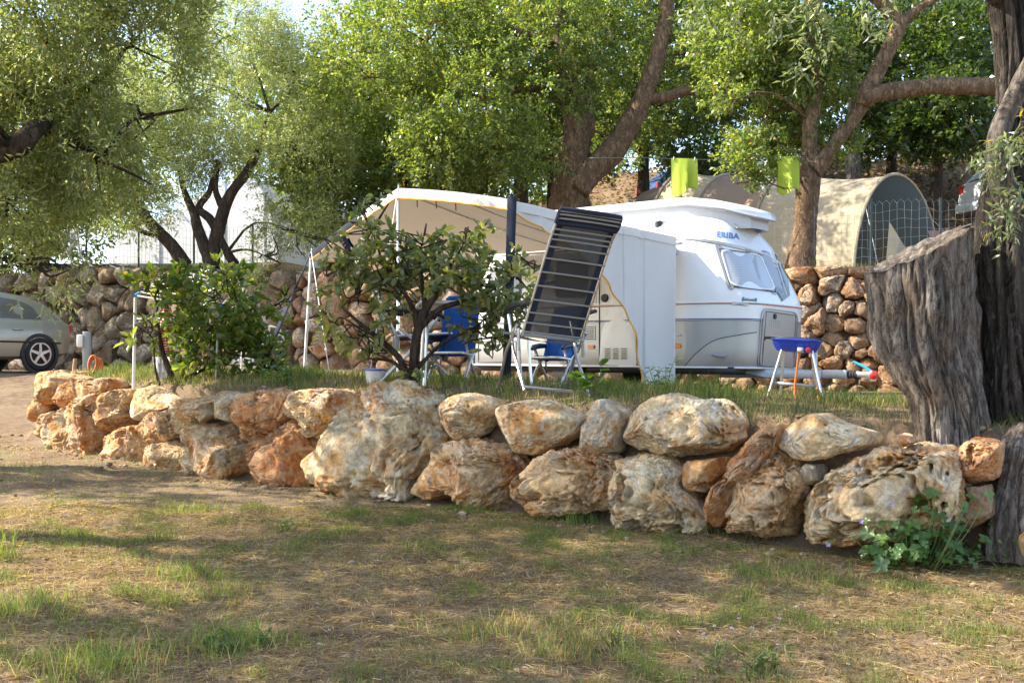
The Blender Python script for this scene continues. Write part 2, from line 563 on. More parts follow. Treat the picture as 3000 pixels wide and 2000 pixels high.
t = NT('dry_soil')
co = coords(t)
n1 = t.noise(co, 0.9, 5, 0.6)
n2 = t.noise(co, 9.0, 6, 0.7)
n3 = t.noise(co, 70.0, 5, 0.75)
c = t.ramp(n1.outputs[0], [(0.35, (0.135, 0.085, 0.056)), (0.5, (0.185, 0.128, 0.085)), (0.65, (0.24, 0.175, 0.115))])
c = t.mix(t.ramp(n2.outputs[0], [(0.4, (0, 0, 0)), (0.68, (0.8, 0.8, 0.8))]), c, (0.31, 0.235, 0.14))
c = t.mix(t.ramp(n3.outputs[0], [(0.45, (0, 0, 0)), (0.7, (0.8, 0.8, 0.8))]), c, (0.10, 0.06, 0.035))
hb = t.math('ADD', n2.outputs[0], t.math('MULTIPLY', n3.outputs[0], 0.5))
M['soil'] = t.finish(t.n('BsdfPrincipled', {'Base Color': c, 'Roughness': 0.95, 'Specular IOR Level': 0.1, 'Normal': t.bump(hb, 0.8, 0.03)}))
ground = put('ground', np_mesh('ground', gv, gf, True), M['soil'])
tag(ground, 'sloping dry grass and brown soil of the terraced campsite', None, None, 'structure')

# ================================================================== stones
_ico = {}


def ico(n):
    if n not in _ico:
        bm = bmesh.new()
        bmesh.ops.create_icosphere(bm, subdivisions=n, radius=1)
        bm.verts.index_update()
        v = np.array([q.co[:] for q in bm.verts])
        f = np.array([[q.index for q in fc.verts] for fc in bm.faces])
        bm.free()
        _ico[n] = (v, f)
    return _ico[n]


def poly_radius(poly, th):
    """distance from origin to star-shaped polygon boundary for each angle"""
    poly = np.asarray(poly, dtype=float)
    out = np.full(th.shape, 1e-3)
    d = np.stack([np.cos(th), np.sin(th)], 1)
    n = len(poly)
    for i in range(n):
        a, b = poly[i], poly[(i + 1) % n]
        e = b - a
        den = d[:, 0] * e[1] - d[:, 1] * e[0]
        with np.errstate(divide='ignore', invalid='ignore'):
            tt = (a[0] * e[1] - a[1] * e[0]) / den
            s = (a[0] * d[:, 1] - a[1] * d[:, 0]) / den
        ok = (s >= -1e-6) & (s <= 1 + 1e-6) & (tt > 0) & np.isfinite(tt)
        out = np.where(ok, np.maximum(out, tt), out)
    return out


def rock_mesh(name, poly, depth, seed, sub=5, rough=0.10, pits=0, box=0.62, yexp=0.68, smooth=True):
    """boulder whose outline in the wall plane is poly (x lateral, z up, about its centre)"""
    v, f = ico(sub)
    r = np.random.default_rng(seed)
    th_t = np.linspace(-math.pi, math.pi, 181)
    R_t = poly_radius(poly, th_t)
    k = np.array([1, 2, 3, 2, 1.]) / 9
    R_t = np.convolve(np.concatenate([R_t[-3:-1], R_t, R_t[1:3]]), k, 'valid')
    th = np.arctan2(v[:, 2], v[:, 0])
    rho = np.sqrt(v[:, 0] ** 2 + v[:, 2] ** 2)
    R = np.interp(th, th_t, R_t)
    rr = rho ** box
    yy = np.sign(v[:, 1]) * np.abs(v[:, 1]) ** yexp
    size = float(np.mean(R_t))
    q = np.stack([rr * R * np.cos(th), yy * depth, rr * R * np.sin(th)], 1)
    off = r.uniform(-50, 50, 3)
    nrm = v / np.linalg.norm(v, axis=1)[:, None]
    s = q / size
    big = fbm(s * 0.9 + off, 2)
    # faceting: clamp along a few random planes
    for _ in range(9):
        d = r.normal(size=3)
        d[1] = -abs(d[1]) * 1.2
        d /= np.linalg.norm(d)
        proj = q @ d
        lim = np.max(proj) * (r.uniform(0.62, 0.88) if pits < 3 else r.uniform(0.70, 0.92))
        ex = np.maximum(0, proj - lim)
        q -= ex[:, None] * d * 0.93
    mid = 1 - np.abs(fbm(s * 2.1 + off + 7, 3)) * 2.0
    fine = 1 - np.abs(fbm(s * 7.5 + off - 5, 3)) * 2.2 - .4
    disp = size * rough * (1.0 * big + (0.4 if pits < 3 else 0.5) * (mid - 0.5) + (0.35 if pits < 3 else 0.3) * fine)
    q += nrm * disp[:, None]
    front = np.where(v[:, 1] < -0.35)[0]
    for _ in range(int(pits * 1.4)):
        c = q[r.choice(front)]
        wide = r.uniform() < .35
        rad = min(size * .5, r.uniform(.09, .17)) if wide else min(size * .3, r.uniform(.025, .065))
        sx = r.uniform(0.6, 1.5)
        dd = (q - c) * np.array([sx, 0.6, 1 / sx])
        dist = np.linalg.norm(dd, axis=1) / rad * (1 + 0.45 * fine)
        q += np.array([0, 1.0, 0])[None] * ((.45 if wide else 1.7) * rad * np.exp(-dist ** (4 if wide else 8)))[:, None]
    return np_mesh(name, q, f, smooth)


EARTH = plain('wall_core_earth', (0.13, 0.085, 0.055), 0.95, 0, 0.35, 7, bump=0.8, bscale=40)


def wall_core(name, curve, zb, zt, back, parent_name, label, cat='wall'):
    """earth core behind the stones; also the parent of the stones"""
    g = MB()
    lo, hi = [], []
    rows = [[], [], [], []]
    for i, (x, y) in enumerate(curve):
        j, k = max(i - 1, 0), min(i + 1, len(curve) - 1)
        tx, ty = curve[k][0] - curve[j][0], curve[k][1] - curve[j][1]
        l = math.hypot(tx, ty)
        nx, ny = -ty / l, tx / l
        if ny < 0: nx, ny = -nx, -ny
        b0, t0 = zb(x), zt(x)
        rows[0].append((x + nx * 0.18, y + ny * 0.18, b0))
        rows[1].append((x + nx * back * .6, y + ny * back * .6, b0 + (t0 - b0) * .55))
        rows[2].append((x + nx * back, y + ny * back, t0))
        rows[3].append((x + nx * (back + .35), y + ny * (back + .35), t0 - .35))
    g.grid(rows)
    o = g.build(parent_name, EARTH, None, True)
    tag(o, label, cat)
    return o


# ---- front wall, boulders traced one by one
ZA = (0, 1050, 1.8816)
ZB = (1150, 1100, 2352 / 950)
ZC = (2000, 1150, 2.352)
CR, OC, RU, GR, TA = (1.25, 1.22, 1.12), (1.15, .95, .75), (1.05, .72, .5), (.95, .98, 1.0), (1.05, .98, .85)
FRONT = [
 (ZA, OC, 3, [(165,170),(215,70),(290,75),(380,110),(350,160),(250,175),(230,250),(170,240)]),
 (ZA, OC, 2, [(130,250),(170,180),(240,190),(250,270),(200,330),(160,350),(130,310)]),
 (ZA, OC, 2, [(160,410),(175,350),(235,285),(280,320),(245,420),(200,440)]),
 (ZA, OC, 2, [(245,180),(350,130),(390,150),(370,220),(300,270),(250,260)]),
 (ZA, TA, 3, [(240,440),(290,300),(370,225),(440,260),(415,400),(395,510),(310,500),(245,480)]),
 (ZA, TA, 3, [(370,160),(400,110),(560,110),(580,160),(500,200),(430,250),(385,220)]),
 (ZA, OC, 6, [(395,410),(420,290),(500,200),(570,190),(560,280),(530,330),(530,420),(520,570),(430,560),(395,480)]),
 (ZA, OC, 4, [(560,180),(690,170),(660,230),(640,300),(690,350),(600,390),(530,400),(530,330),(570,260)]),
 (ZA, CR, 0, [(658,300),(680,200),(740,150),(860,225),(880,260),(750,340),(690,330)]),
 (ZA, OC, 4, [(530,560),(540,450),(620,400),(700,360),(740,420),(775,460),(725,570),(700,600),(560,590)]),
 (ZA, OC, 3, [(725,390),(830,300),(920,270),(915,380),(860,455),(790,450),(740,430)]),
 (ZA, TA, 2, [(715,600),(780,510),(830,460),(940,450),(960,560),(930,650),(830,650)]),
 (ZA, TA, 2, [(903,390),(920,240),(1000,195),(1090,205),(1075,290),(1115,310),(960,425)]),
 (ZA, GR, 1, [(1070,240),(1110,185),(1300,200),(1240,280),(1250,355),(1160,335),(1085,300)]),
 (ZA, RU, 4, [(1198,290),(1270,220),(1400,178),(1525,200),(1515,330),(1460,400),(1360,460),(1270,425),(1245,350)]),
 (ZA, TA, 2, [(955,440),(1080,365),(1190,348),(1270,420),(1355,490),(1345,600),(1275,680),(1100,700),(990,675),(948,590)]),
 (ZA, RU, 6, [(1265,620),(1360,570),(1380,450),(1530,335),(1620,400),(1690,510),(1705,620),(1690,720),(1560,730),(1460,710),(1330,690)]),
 (ZA, CR, 3, [(1505,280),(1590,195),(1790,172),(1875,225),(1835,330),(1700,450),(1630,385),(1560,320)]),
 (ZA, CR, 9, [(1690,540),(1760,430),(1870,260),(1960,195),(2050,162),(2210,185),(2300,270),(2345,400),(2275,520),(2240,640),(2235,790),(2080,780),(1960,765),(1790,720),(1715,630)]),
 (ZB, CR, 1, [(203,290),(330,170),(450,135),(600,170),(655,210),(595,330),(525,425),(400,472),(300,482),(225,400)]),
 (ZB, OC, 7, [(105,640),(260,510),(470,450),(620,500),(900,600),(935,680),(835,850),(815,970),(640,995),(520,965),(400,870),(280,900),(150,880)]),
 (ZB, CR, 1, [(612,330),(650,240),(830,192),(1000,195),(1230,275),(1298,330),(1270,430),(1100,522),(900,562),(740,512),(640,430)]),
 (ZB, GR, 1, [(1268,470),(1370,220),(1460,185),(1595,280),(1580,370),(1545,500),(1530,585),(1440,595),(1390,545),(1285,545)]),
 (ZB, OC, 8, [(818,900),(880,740),(1020,640),(1110,540),(1250,490),(1390,560),(1500,600),(1532,720),(1525,900),(1440,990),(1250,1010),(1000,1010),(860,970)]),
 (ZB, CR, 2, [(1542,420),(1600,340),(1760,220),(1960,128),(2150,180),(2280,168),(2360,235),(2450,330),(2452,480),(2300,592),(2080,612),(1900,562),(1700,542),(1560,490)]),
 (ZB, CR, 7, [(1545,560),(1640,530),(1800,560),(1960,640),(2032,720),(2010,800),(2110,900),(2150,970),(2220,1060),(2180,1140),(1700,1130),(1480,1080),(1460,930),(1540,820)]),
 (ZB, OC, 1, [(2028,700),(2100,630),(2350,602),(2375,660),(2290,770),(2190,872),(2100,852)]),
 (ZC, RU, 3, [(125,850),(200,650),(320,540),(340,440),(480,260),(625,218),(595,380),(520,520),(420,620),(330,720),(270,920),(150,920)]),
 (ZC, OC, 9, [(262,910),(330,760),(340,600),(430,450),(580,370),(680,430),(752,490),(765,600),(825,690),(795,850),(735,980),(500,980),(300,950)]),
 (ZC, CR, 1, [(588,310),(720,210),(830,152),(940,157),(1050,230),(1250,270),(1435,310),(1425,372),(1100,412),(860,472),(740,467),(620,370)]),
 (ZC, OC, 0, [(1428,335),(1480,280),(1550,308),(1562,350),(1460,392)]),
 (ZC, (.62, .66, .72), 0, [(755,570),(800,503),(900,508),(932,590),(860,655),(790,635)]),
 (ZC, CR, 11, [(828,1040),(822,880),(840,740),(870,640),(960,570),(1130,500),(1290,430),(1480,370),(1580,333),(1700,380),(1855,440),(1895,600),(1910,750),(1900,900),(1700,1030),(1300,1040),(980,1040)]),
 (ZC, RU, 2, [(1840,430),(1990,298),(2110,298),(2185,370),(2165,570),(2100,622),(1960,638),(1895,580)]),
 (ZC, (.62, .64, .68), 0, [(786,770),(850,705),(858,800),(822,860)]),
 (ZC, (.5, .42, .36), 1, [(1890,680),(2110,650),(2120,860),(1950,960),(1880,900)]),
]


def curve_frame(curve, x):
    y = float(np.interp(x, curve[:, 0], curve[:, 1]))
    y2 = float(np.interp(x + 0.25, curve[:, 0], curve[:, 1]))
    y1 = float(np.interp(x - 0.25, curve[:, 0], curve[:, 1]))
    t = Vector((0.5, y2 - y1, 0)).normalized()
    n = Vector((t.y, -t.x, 0))        # towards the camera
    return y, t, n


fwall = wall_core('stone_wall', [(x, float(front_y(x))) for x in np.linspace(-5.9, 4.0, 66)], lambda x: gz(x, float(front_y(x)) - .1) - .15,
                  lambda x: float(np.interp(x, [-6, -3, 0, 2, 3.5], [0.06, 0.0, -0.08, -0.16, -0.22])), 0.42, 'stone_wall',
                  'low retaining wall of big ochre boulders along the grass in front', 'wall')
for k, (zone, tone, pits, poly) in enumerate(FRONT):
    pp = [(zone[0] + x / zone[2], zone[1] + y / zone[2]) for x, y in poly]
    cx = sum(p[0] for p in pp) / len(pp)
    cy = sum(p[1] for p in pp) / len(pp)
    # bounding box centre is steadier
    cx = 0.5 * cx + 0.25 * (min(p[0] for p in pp) + max(p[0] for p in pp))
    cy = 0.5 * cy + 0.25 * (min(p[1] for p in pp) + max(p[1] for p in pp))
    # where the ray meets the wall line
    x = 0.0
    for _ in range(30):
        y = float(front_y(x))
        x = (cx - 1500) / F * y
    y, tn, nn = curve_frame(FW, x)
    low = max(0.0, min(1.0, (cy - 1180) / 320))
    c = P(cx, cy, y - 0.03 - 0.10 * low)
    loc = []
    for (a, b) in pp:
        d = P(a, b, 1.0) - Vector((0, 0, EYE))
        o = Vector((0, 0, EYE))
        s = (c - o).dot(nn) / d.dot(nn)
        h = o + d * s - c
        loc.append((h.dot(tn), h.z))
    w = max(q[0] for q in loc) - min(q[0] for q in loc)
    h_ = max(q[1] for q in loc) - min(q[1] for q in loc)
    me = rock_mesh('stone', [(a * 1.02, b * 1.02) for a, b in loc], 0.42 * min(w, h_) + 0.08, 100 + k, 6 if w * h_ > 0.22 else 5, 0.09 if pits < 3 else 0.14, pits, 0.5)
    ob = put('stone', me, M['rock'], fwall)
    ob.location = c - nn * (0.16 if pits < 9 else 0.2)
    ob.rotation_euler = (0, 0, math.atan2(tn.y, tn.x))
    ob.color = (*tone, 1)


# boulders that carry the wall on past the olive
rr_ = np.random.default_rng(12)
for k in range(9):
    x = 3.0 + .42 * (k % 5) + (.2 if k > 4 else 0)
    y, tn, nn = curve_frame(FW, x)
    w = rr_.uniform(.22, .3)
    h = rr_.uniform(.18, .24)
    pl = [(w * math.cos(a) * rr_.uniform(.85, 1.1), h * math.sin(a) * rr_.uniform(.85, 1.1)) for a in np.linspace(0, 2 * math.pi, 9)[:-1]]
    ob = put('stone', rock_mesh('stone', pl, .26, 900 + k, 4, .12, 2, .5), M['rock'], fwall)
    ob.location = Vector((x, y, gz(x, y - .2) + (.16 if k < 5 else .5))) - nn * (.12 if k < 5 else .24)
    ob.rotation_euler = (0, 0, math.atan2(tn.y, tn.x))
    ob.color = (*[CR, OC, TA][k % 3], 1)

# ---- back walls: irregular courses of rubble, every stone its own cell
def clip(poly, a, b, c):
    """keep a*x+b*y<=c"""
    out = []
    for i in range(len(poly)):
        p, q = poly[i], poly[(i + 1) % len(poly)]
        dp, dq = a * p[0] + b * p[1] - c, a * q[0] + b * q[1] - c
        if dp <= 0: out.append(p)
        if (dp < 0 < dq) or (dq < 0 < dp):
            s = dp / (dp - dq)
            out.append((p[0] + (q[0] - p[0]) * s, p[1] + (q[1] - p[1]) * s))
    return out


def cells(W, H, sx, sy, seed):
    r = np.random.default_rng(seed)
    pts = []
    rows = max(1, round(H / sy))
    for j in range(rows):
        x = r.uniform(-.3, .1) * sx
        while x < W + sx * .5:
            pts.append((x, (j + .5 + r.uniform(-.36, .36)) * H / rows))
            x += sx * r.uniform(.5, 1.75)
    pts = np.array(pts)
    res = []
    for i, p in enumerate(pts):
        poly = [(max(0, p[0] - 2 * sx), 0), (min(W, p[0] + 2 * sx), 0), (min(W, p[0] + 2 * sx), H), (max(0, p[0] - 2 * sx), H)]
        d = np.hypot(*(pts - p).T)
        for j in np.argsort(d)[1:16]:
            q = pts[j]
            a, b = q - p
            poly = clip(poly, a, b, (q @ q - p @ p) / 2)
            if len(poly) < 3: break
        if len(poly) >= 3:
            res.append(poly)
    return res


def rubble_wall(name, label, curve, x0, x1, matkey, sx, sy, seed, tones, zb=None, sub=4):
    xs_ = np.linspace(x0, x1, 200)
    ys_ = np.interp(xs_, curve[:, 0], curve[:, 1])
    sl = np.concatenate([[0], np.cumsum(np.hypot(np.diff(xs_), np.diff(ys_)))])
    core = wall_core(name, [(x, float(np.interp(x, curve[:, 0], curve[:, 1]))) for x in np.linspace(x0, x1, 40)],
                     lambda x: gz(x, float(np.interp(x, curve[:, 0], curve[:, 1])) - .3) - .2,
                     lambda x: float(np.interp(x, *UTOP)) - 0.02, 0.45, name, label)
    H = 2.5
    r = np.random.default_rng(seed)
    k = 0
    for poly in cells(sl[-1], H, sx, sy, seed):
        P_ = np.array(poly)
        c = P_.mean(0)
        x = float(np.interp(c[0], sl, xs_))
        y, tn, nn = curve_frame(curve, x)
        top = float(np.interp(x, *UTOP)) + 0.05
        bot = gz(x, y - .35) - 0.12
        kz = (top - bot) / H
        loc = (P_ - c) * np.array([1, kz])
        if np.ptp(loc[:, 0]) < .12 or np.ptp(loc[:, 1]) < .08: continue
        loc *= r.uniform(0.98, 1.06)
        dp = 0.3 * min(np.ptp(loc[:, 0]), np.ptp(loc[:, 1])) + 0.1
        me = rock_mesh('stone', loc, dp, seed * 1000 + k, sub, 0.17, 0, 0.32, 0.5, sub < 4)
        ob = put('stone', me, M[matkey], core)
        hh = bot + c[1] * kz
        ob.location = Vector((x, y, hh)) - nn * (0.12 + 0.12 * (c[1] / H) + r.uniform(-.06, .06))
        ob.rotation_euler = (0, 0, math.atan2(tn.y, tn.x))
        ob.color = (*tones[r.integers(len(tones))], 1)
        k += 1
    return core


T1 = [(1, 1, 1), (.85, .84, .82), (1.15, 1.1, 1.0), (1.05, .92, .78), (.8, .74, .68), (1.1, 1.08, 1.05)]
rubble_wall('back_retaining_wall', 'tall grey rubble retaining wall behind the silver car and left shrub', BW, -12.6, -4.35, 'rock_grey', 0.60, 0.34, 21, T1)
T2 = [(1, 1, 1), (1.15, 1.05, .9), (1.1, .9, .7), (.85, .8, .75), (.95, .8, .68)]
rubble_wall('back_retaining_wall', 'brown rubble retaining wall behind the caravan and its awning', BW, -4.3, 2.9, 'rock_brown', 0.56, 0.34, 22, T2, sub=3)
rubble_wall('back_retaining_wall', 'brown rubble retaining wall between caravan nose and big olive stump', BW, 2.95, 10.2, 'rock_brown', 0.40, 0.25, 23, T2, sub=4)
# ================================================================== trees
def leaf_arrays(pos, axis, nrm, L, W, fold=0.25, fine=False):
    """kite-shaped leaves: pos base (n,3), axis, normal"""
    axis = axis / (np.linalg.norm(axis, axis=1)[:, None] + 1e-9)
    side = np.cross(axis, nrm)
    side /= (np.linalg.norm(side, axis=1)[:, None] + 1e-9)
    up = np.cross(side, axis)
    L = L[:, None]
    W = W[:, None]
    b = pos
    m = pos + axis * L * 0.48
    l = m + side * W * 0.5 + up * W * fold
    r = m - side * W * 0.5 + up * W * fold
    tp = pos + axis * L - up * L * 0.08
    n = len(pos)
    if fine:
        l1 = pos + axis * L * .28 + side * W * .42 + up * W * fold
        r1 = pos + axis * L * .28 - side * W * .42 + up * W * fold
        l2 = pos + axis * L * .68 + side * W * .44 + up * W * fold
        r2 = pos + axis * L * .68 - side * W * .44 + up * W * fold
        v = np.stack([b, r1, r2, tp, l2, l1], 1).reshape(-1, 3)
        i = np.arange(n)[:, None] * 6
        return v, np.concatenate([i + np.array([0, 1, 2, 3]), i + np.array([0, 3, 4, 5])])
    v = np.stack([b, r, tp, l], 1).reshape(-1, 3)
    f = np.arange(4 * n).reshape(n, 4)
    return v, f


LEAF = {
 'olive':  dict(L=.085, W=.021, k=16, tw=.34, droop=.25, cols=[(.204, .246, .102), (.252, .288, .144), (.162, .204, .078), (.306, .324, .174)], dry=(.36, .26, .05), pd=.016, mat='leaf_olive'),
 'oak':    dict(L=.078, W=.044, k=14, tw=.26, droop=.05, cols=[(.108, .156, .042), (.084, .130, .036), (.156, .204, .060), (.210, .246, .084)], dry=(.28, .15, .03), pd=.010, mat='leaf'),
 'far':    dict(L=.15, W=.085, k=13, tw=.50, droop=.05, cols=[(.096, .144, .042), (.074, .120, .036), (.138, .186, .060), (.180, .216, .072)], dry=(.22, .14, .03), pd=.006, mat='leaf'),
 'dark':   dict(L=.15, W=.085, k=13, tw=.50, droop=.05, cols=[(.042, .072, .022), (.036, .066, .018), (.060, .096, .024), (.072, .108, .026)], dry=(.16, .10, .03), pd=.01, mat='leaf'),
}


def crown_mesh(blobs, kind, seed, gap=-0.12, gf=0.75, extra=None):
    s = LEAF[kind]
    r = np.random.default_rng(seed)
    C, D = [], []
    for (c, rad, n) in blobs:
        c = np.array(c)
        rad = np.array(rad)
        m = int(n * 1.7)
        d = r.normal(size=(m, 3))
        d /= np.linalg.norm(d, axis=1)[:, None]
        q = 0.35 + 0.65 * r.uniform(size=m) ** 0.55
        lump = 1 + 0.28 * fbm(d * 2.3 + c * .7, 2)
        p = c + d * rad * (q * lump)[:, None]
        keep = fbm(p * gf + seed, 3) > gap
        p, d = p[keep][:n], d[keep][:n]
        C.append(p)
        D.append(d)
    C = np.concatenate(C)
    D = np.concatenate(D)
    if extra is not None:
        C = np.concatenate([C, extra[0]])
        D = np.concatenate([D, extra[1]])
    n = len(C)
    k = s['k']
    td = D * 0.7 + r.normal(size=(n, 3)) * 0.55 + np.array([0, 0, -s['droop']])
    td /= np.linalg.norm(td, axis=1)[:, None]
    tl = s['tw'] * r.uniform(.6, 1.4, n)
    tr = r.uniform(size=n)
    u = (np.arange(k)[None] + r.uniform(0, 1, (n, k))) / k
    pos = C[:, None] + td[:, None] * (u * tl[:, None])[..., None] + r.normal(size=(n, k, 3)) * s['tw'] * 0.10
    ax = td[:, None] * 0.75 + r.normal(size=(n, k, 3)) * 0.62
    nr = r.normal(size=(n, k, 3)) * 0.7 + np.array([0, 0, 0.8])
    N = n * k
    v, f = leaf_arrays(pos.reshape(-1, 3), ax.reshape(-1, 3), nr.reshape(-1, 3), s['L'] * r.uniform(.65, 1.25, N), s['W'] * r.uniform(.7, 1.25, N), fine=s.get('fine', False))
    cols = np.array(s['cols'])
    ci = cols[(np.clip(tr[:, None] + r.normal(size=(n, k)) * .22, 0, .999) * len(cols)).astype(int)].reshape(-1, 3)
    ci = ci * r.uniform(.8, 1.2, N)[:, None]
    ci[r.uniform(size=N) < s['pd']] = s['dry']
    return np_mesh('crown', v, f, False, np.repeat(ci, 6 if s.get('fine') else 4, axis=0))


def bark_tubes(limbs, seed, amp=0.10, n=14, freq=5.0, step=7):
    """limbs: list of point lists [(Vector, radius)...] joined into one trunk mesh with knobbly bark"""
    g = MB()
    V, Fc, base = [], [], 0
    for li, limb in enumerate(limbs):
        a = smooth_path([(*p, rr) for p, rr in limb], step)
        mb = MB()
        mb.tube([Vector(q[:3]) for q in a], list(np.maximum(a[:, 3], .006)), n)
        v = np.array(mb.v)
        ctr = np.repeat(a[:, :3], n, axis=0)
        dv = v - ctr
        rad = np.repeat(a[:, 3], n)
        q = v.copy()
        q[:, 2] *= 0.6
        d = (1 - 1.8 * np.abs(fbm(q * freq / max(.12, float(a[:, 3].mean())) * .2 + seed + li, 3))) * amp + fbm(q * 2.2 + seed, 2) * amp * 0.9
        v = v + dv * d[:, None]
        V.append(v)
        Fc += [[i + base for i in q_] for q_ in mb.f]
        base += len(v)
    me = np_mesh('trunk', np.concatenate(V), Fc, True)
    return me


def twigs_to(blobs, limbs, seed, per=5, r0=.035):
    """branches from the nearest limb point out through each leaf mass"""
    r = np.random.default_rng(seed)
    pts = [p for l in limbs for p, rr in l[1:]]
    out = []
    for (c, rad, n) in blobs:
        c = Vector(c)
        s = min(pts, key=lambda p: (p - c).length + max(0, p.z - c.z))
        mid = s.lerp(c, .5) + Vector(r.normal(size=3)) * .12 * (c - s).length
        out.append([(s, r0), (mid, r0 * .6), (c, r0 * .22)])
        for _ in range(per):
            d = Vector(r.normal(size=3))
            d.normalize()
            e = c + Vector((d.x * rad[0], d.y * rad[1], d.z * rad[2])) * .8
            m2 = c.lerp(e, .5) + Vector(r.normal(size=3)) * .1
            b = mid.lerp(c, r.uniform(.2, 1))
            out.append([(b, r0 * .55), (m2, r0 * .4), (e, r0 * .15)])
    return out


def PB(px, py, Y, rx, ry, rd, n):
    """leaf mass seen at px,py with half sizes rx, ry in photograph pixels"""
    return (tuple(P(px, py, Y)), (rx / F * Y, rd, ry / F * Y), n)


def PL(pts, Y=None):
    return [(P(*(q[:2]), q[3] if len(q) > 3 else Y), q[2]) for q in pts]


def tree(name, label, cat, limbs, blobs, kind, barkkey, seed, gap=-0.12, gf=.75, per=4, amp=.10, group=None, r0=.035, extra=None, foot=None):
    """foot: ground the first limb"""
    b = limbs[0][0][0]
    g0 = gz(b.x, b.y)
    if foot is None or foot:
        r_ = limbs[0][0][1]
        limbs[0] = [(Vector((b.x, b.y, g0 - .15)), r_ * 1.35), (Vector((b.x, b.y, g0 + .12)), r_ * 1.12)] + limbs[0][(0 if b.z > g0 + .3 else 1):]
    root = empty(name, (b.x, b.y, g0), 0, label, cat, group)
    o = put('trunk', bark_tubes(limbs, seed, amp), M[barkkey])
    wchild(o, root)
    if blobs:
        tw = twigs_to(blobs, limbs, seed, per, r0)
        bo = put('branches', bark_tubes(tw, seed + 1, .05, 5, step=3), M[barkkey])
        wchild(bo, root)
        bo['kind'] = 'stuff'
        co_ = put('crown', crown_mesh(blobs, kind, seed, gap, gf, extra), M[LEAF[kind]['mat']])
        wchild(co_, root)
    return root


# ---- olive with several stems on top of the grey wall
tree('olive_tree', 'many-stemmed olive tree on the grey wall before the white marquee', 'tree',
     [PL([(615, 783, .13), (600, 728, .12), (578, 664, .10), (567, 622, .08), (540, 560, .06), (520, 470, .04)], 23.6),
      PL([(620, 783, .15), (631, 710, .14), (638, 677, .13), (661, 599, .115), (689, 549, .10), (721, 508, .09), (760, 430, .07), (790, 330, .05)], 23.6),
      PL([(542, 778, .15), (500, 715, .13), (441, 654, .11), (413, 609, .09), (390, 540, .06), (360, 450, .04)], 23.5),
      PL([(638, 680, .10), (615, 641, .085), (583, 609, .075), (611, 567, .06), (625, 520, .05)], 23.6),
      PL([(655, 610, .08), (643, 590, .07), (631, 549, .06), (640, 470, .05)], 23.6),
      PL([(689, 776, .10), (665, 740, .09), (640, 690, .08)], 23.6),
      PL([(450, 690, .05), (410, 675, .045), (392, 650, .03)], 23.4)],
     [PB(620, 250, 24, 330, 250, 2.3, 2100), PB(440, 430, 23.6, 210, 170, 1.8, 950), PB(895, 450, 24, 145, 220, 1.8, 900), PB(680, 90, 24.5, 200, 130, 2.0, 900),
      PB(880, 680, 23, 110, 110, .9, 260), PB(390, 600, 23.2, 120, 90, 1.0, 230), PB(620, 440, 24.2, 190, 70, 1.5, 330), PB(800, 760, 22.7, 70, 120, .6, 150), PB(300, 330, 24, 200, 200, 2, 500), PB(850, 250, 25, 180, 200, 2, 500)],
     'olive', 'bark_dark', 31, -0.10, .8)

# ---- near olive leaning in from the left
tree('olive_tree', 'near olive tree leaning in from the left edge with a thick dark limb', 'tree',
     [PL([(-330, 1250, .22), (-290, 1000, .2), (-240, 700, .17), (-150, 520, .14), (-60, 450, .13, 10.8), (40, 432, .115, 10.7), (105, 378, .085, 10.8), (190, 310, .05, 11.5), (330, 200, .03, 11.7)], 11.3),
      PL([(-240, 700, .15), (-330, 400, .12), (-250, 100, .1), (-50, -250, .08), (300, -500, .06)], 11.3),
      PL([(110, 372, .06), (180, 400, .05), (300, 470, .03)], 11.3)],
     [PB(130, 120, 11.5, 300, 230, 1.0, 1300), PB(300, 470, 11.6, 230, 130, .8, 560), PB(60, 590, 11.3, 120, 90, .6, 260), PB(420, 90, 11.8, 180, 190, .8, 520),
      PB(450, 330, 11.6, 150, 120, .6, 300), PB(150, 780, 11.2, 60, 90, .3, 40), PB(60, 330, 12, 170, 160, .8, 360),
      PB(100, -350, 11.5, 500, 230, 1.4, 900), PB(700, -420, 11, 420, 200, 1.3, 800), PB(1150, -520, 10.5, 350, 170, 1.2, 520),
      ((-6.6, 8.4, 4.6), (1.9, 1.5, .8), 560), ((-5.6, 6.4, 4.3), (1.6, 1.3, .7), 420), ((-5.0, 4.4, 4.0), (1.3, 1.0, .6), 260)],
     'olive', 'bark_dark', 32, -0.14, .9)

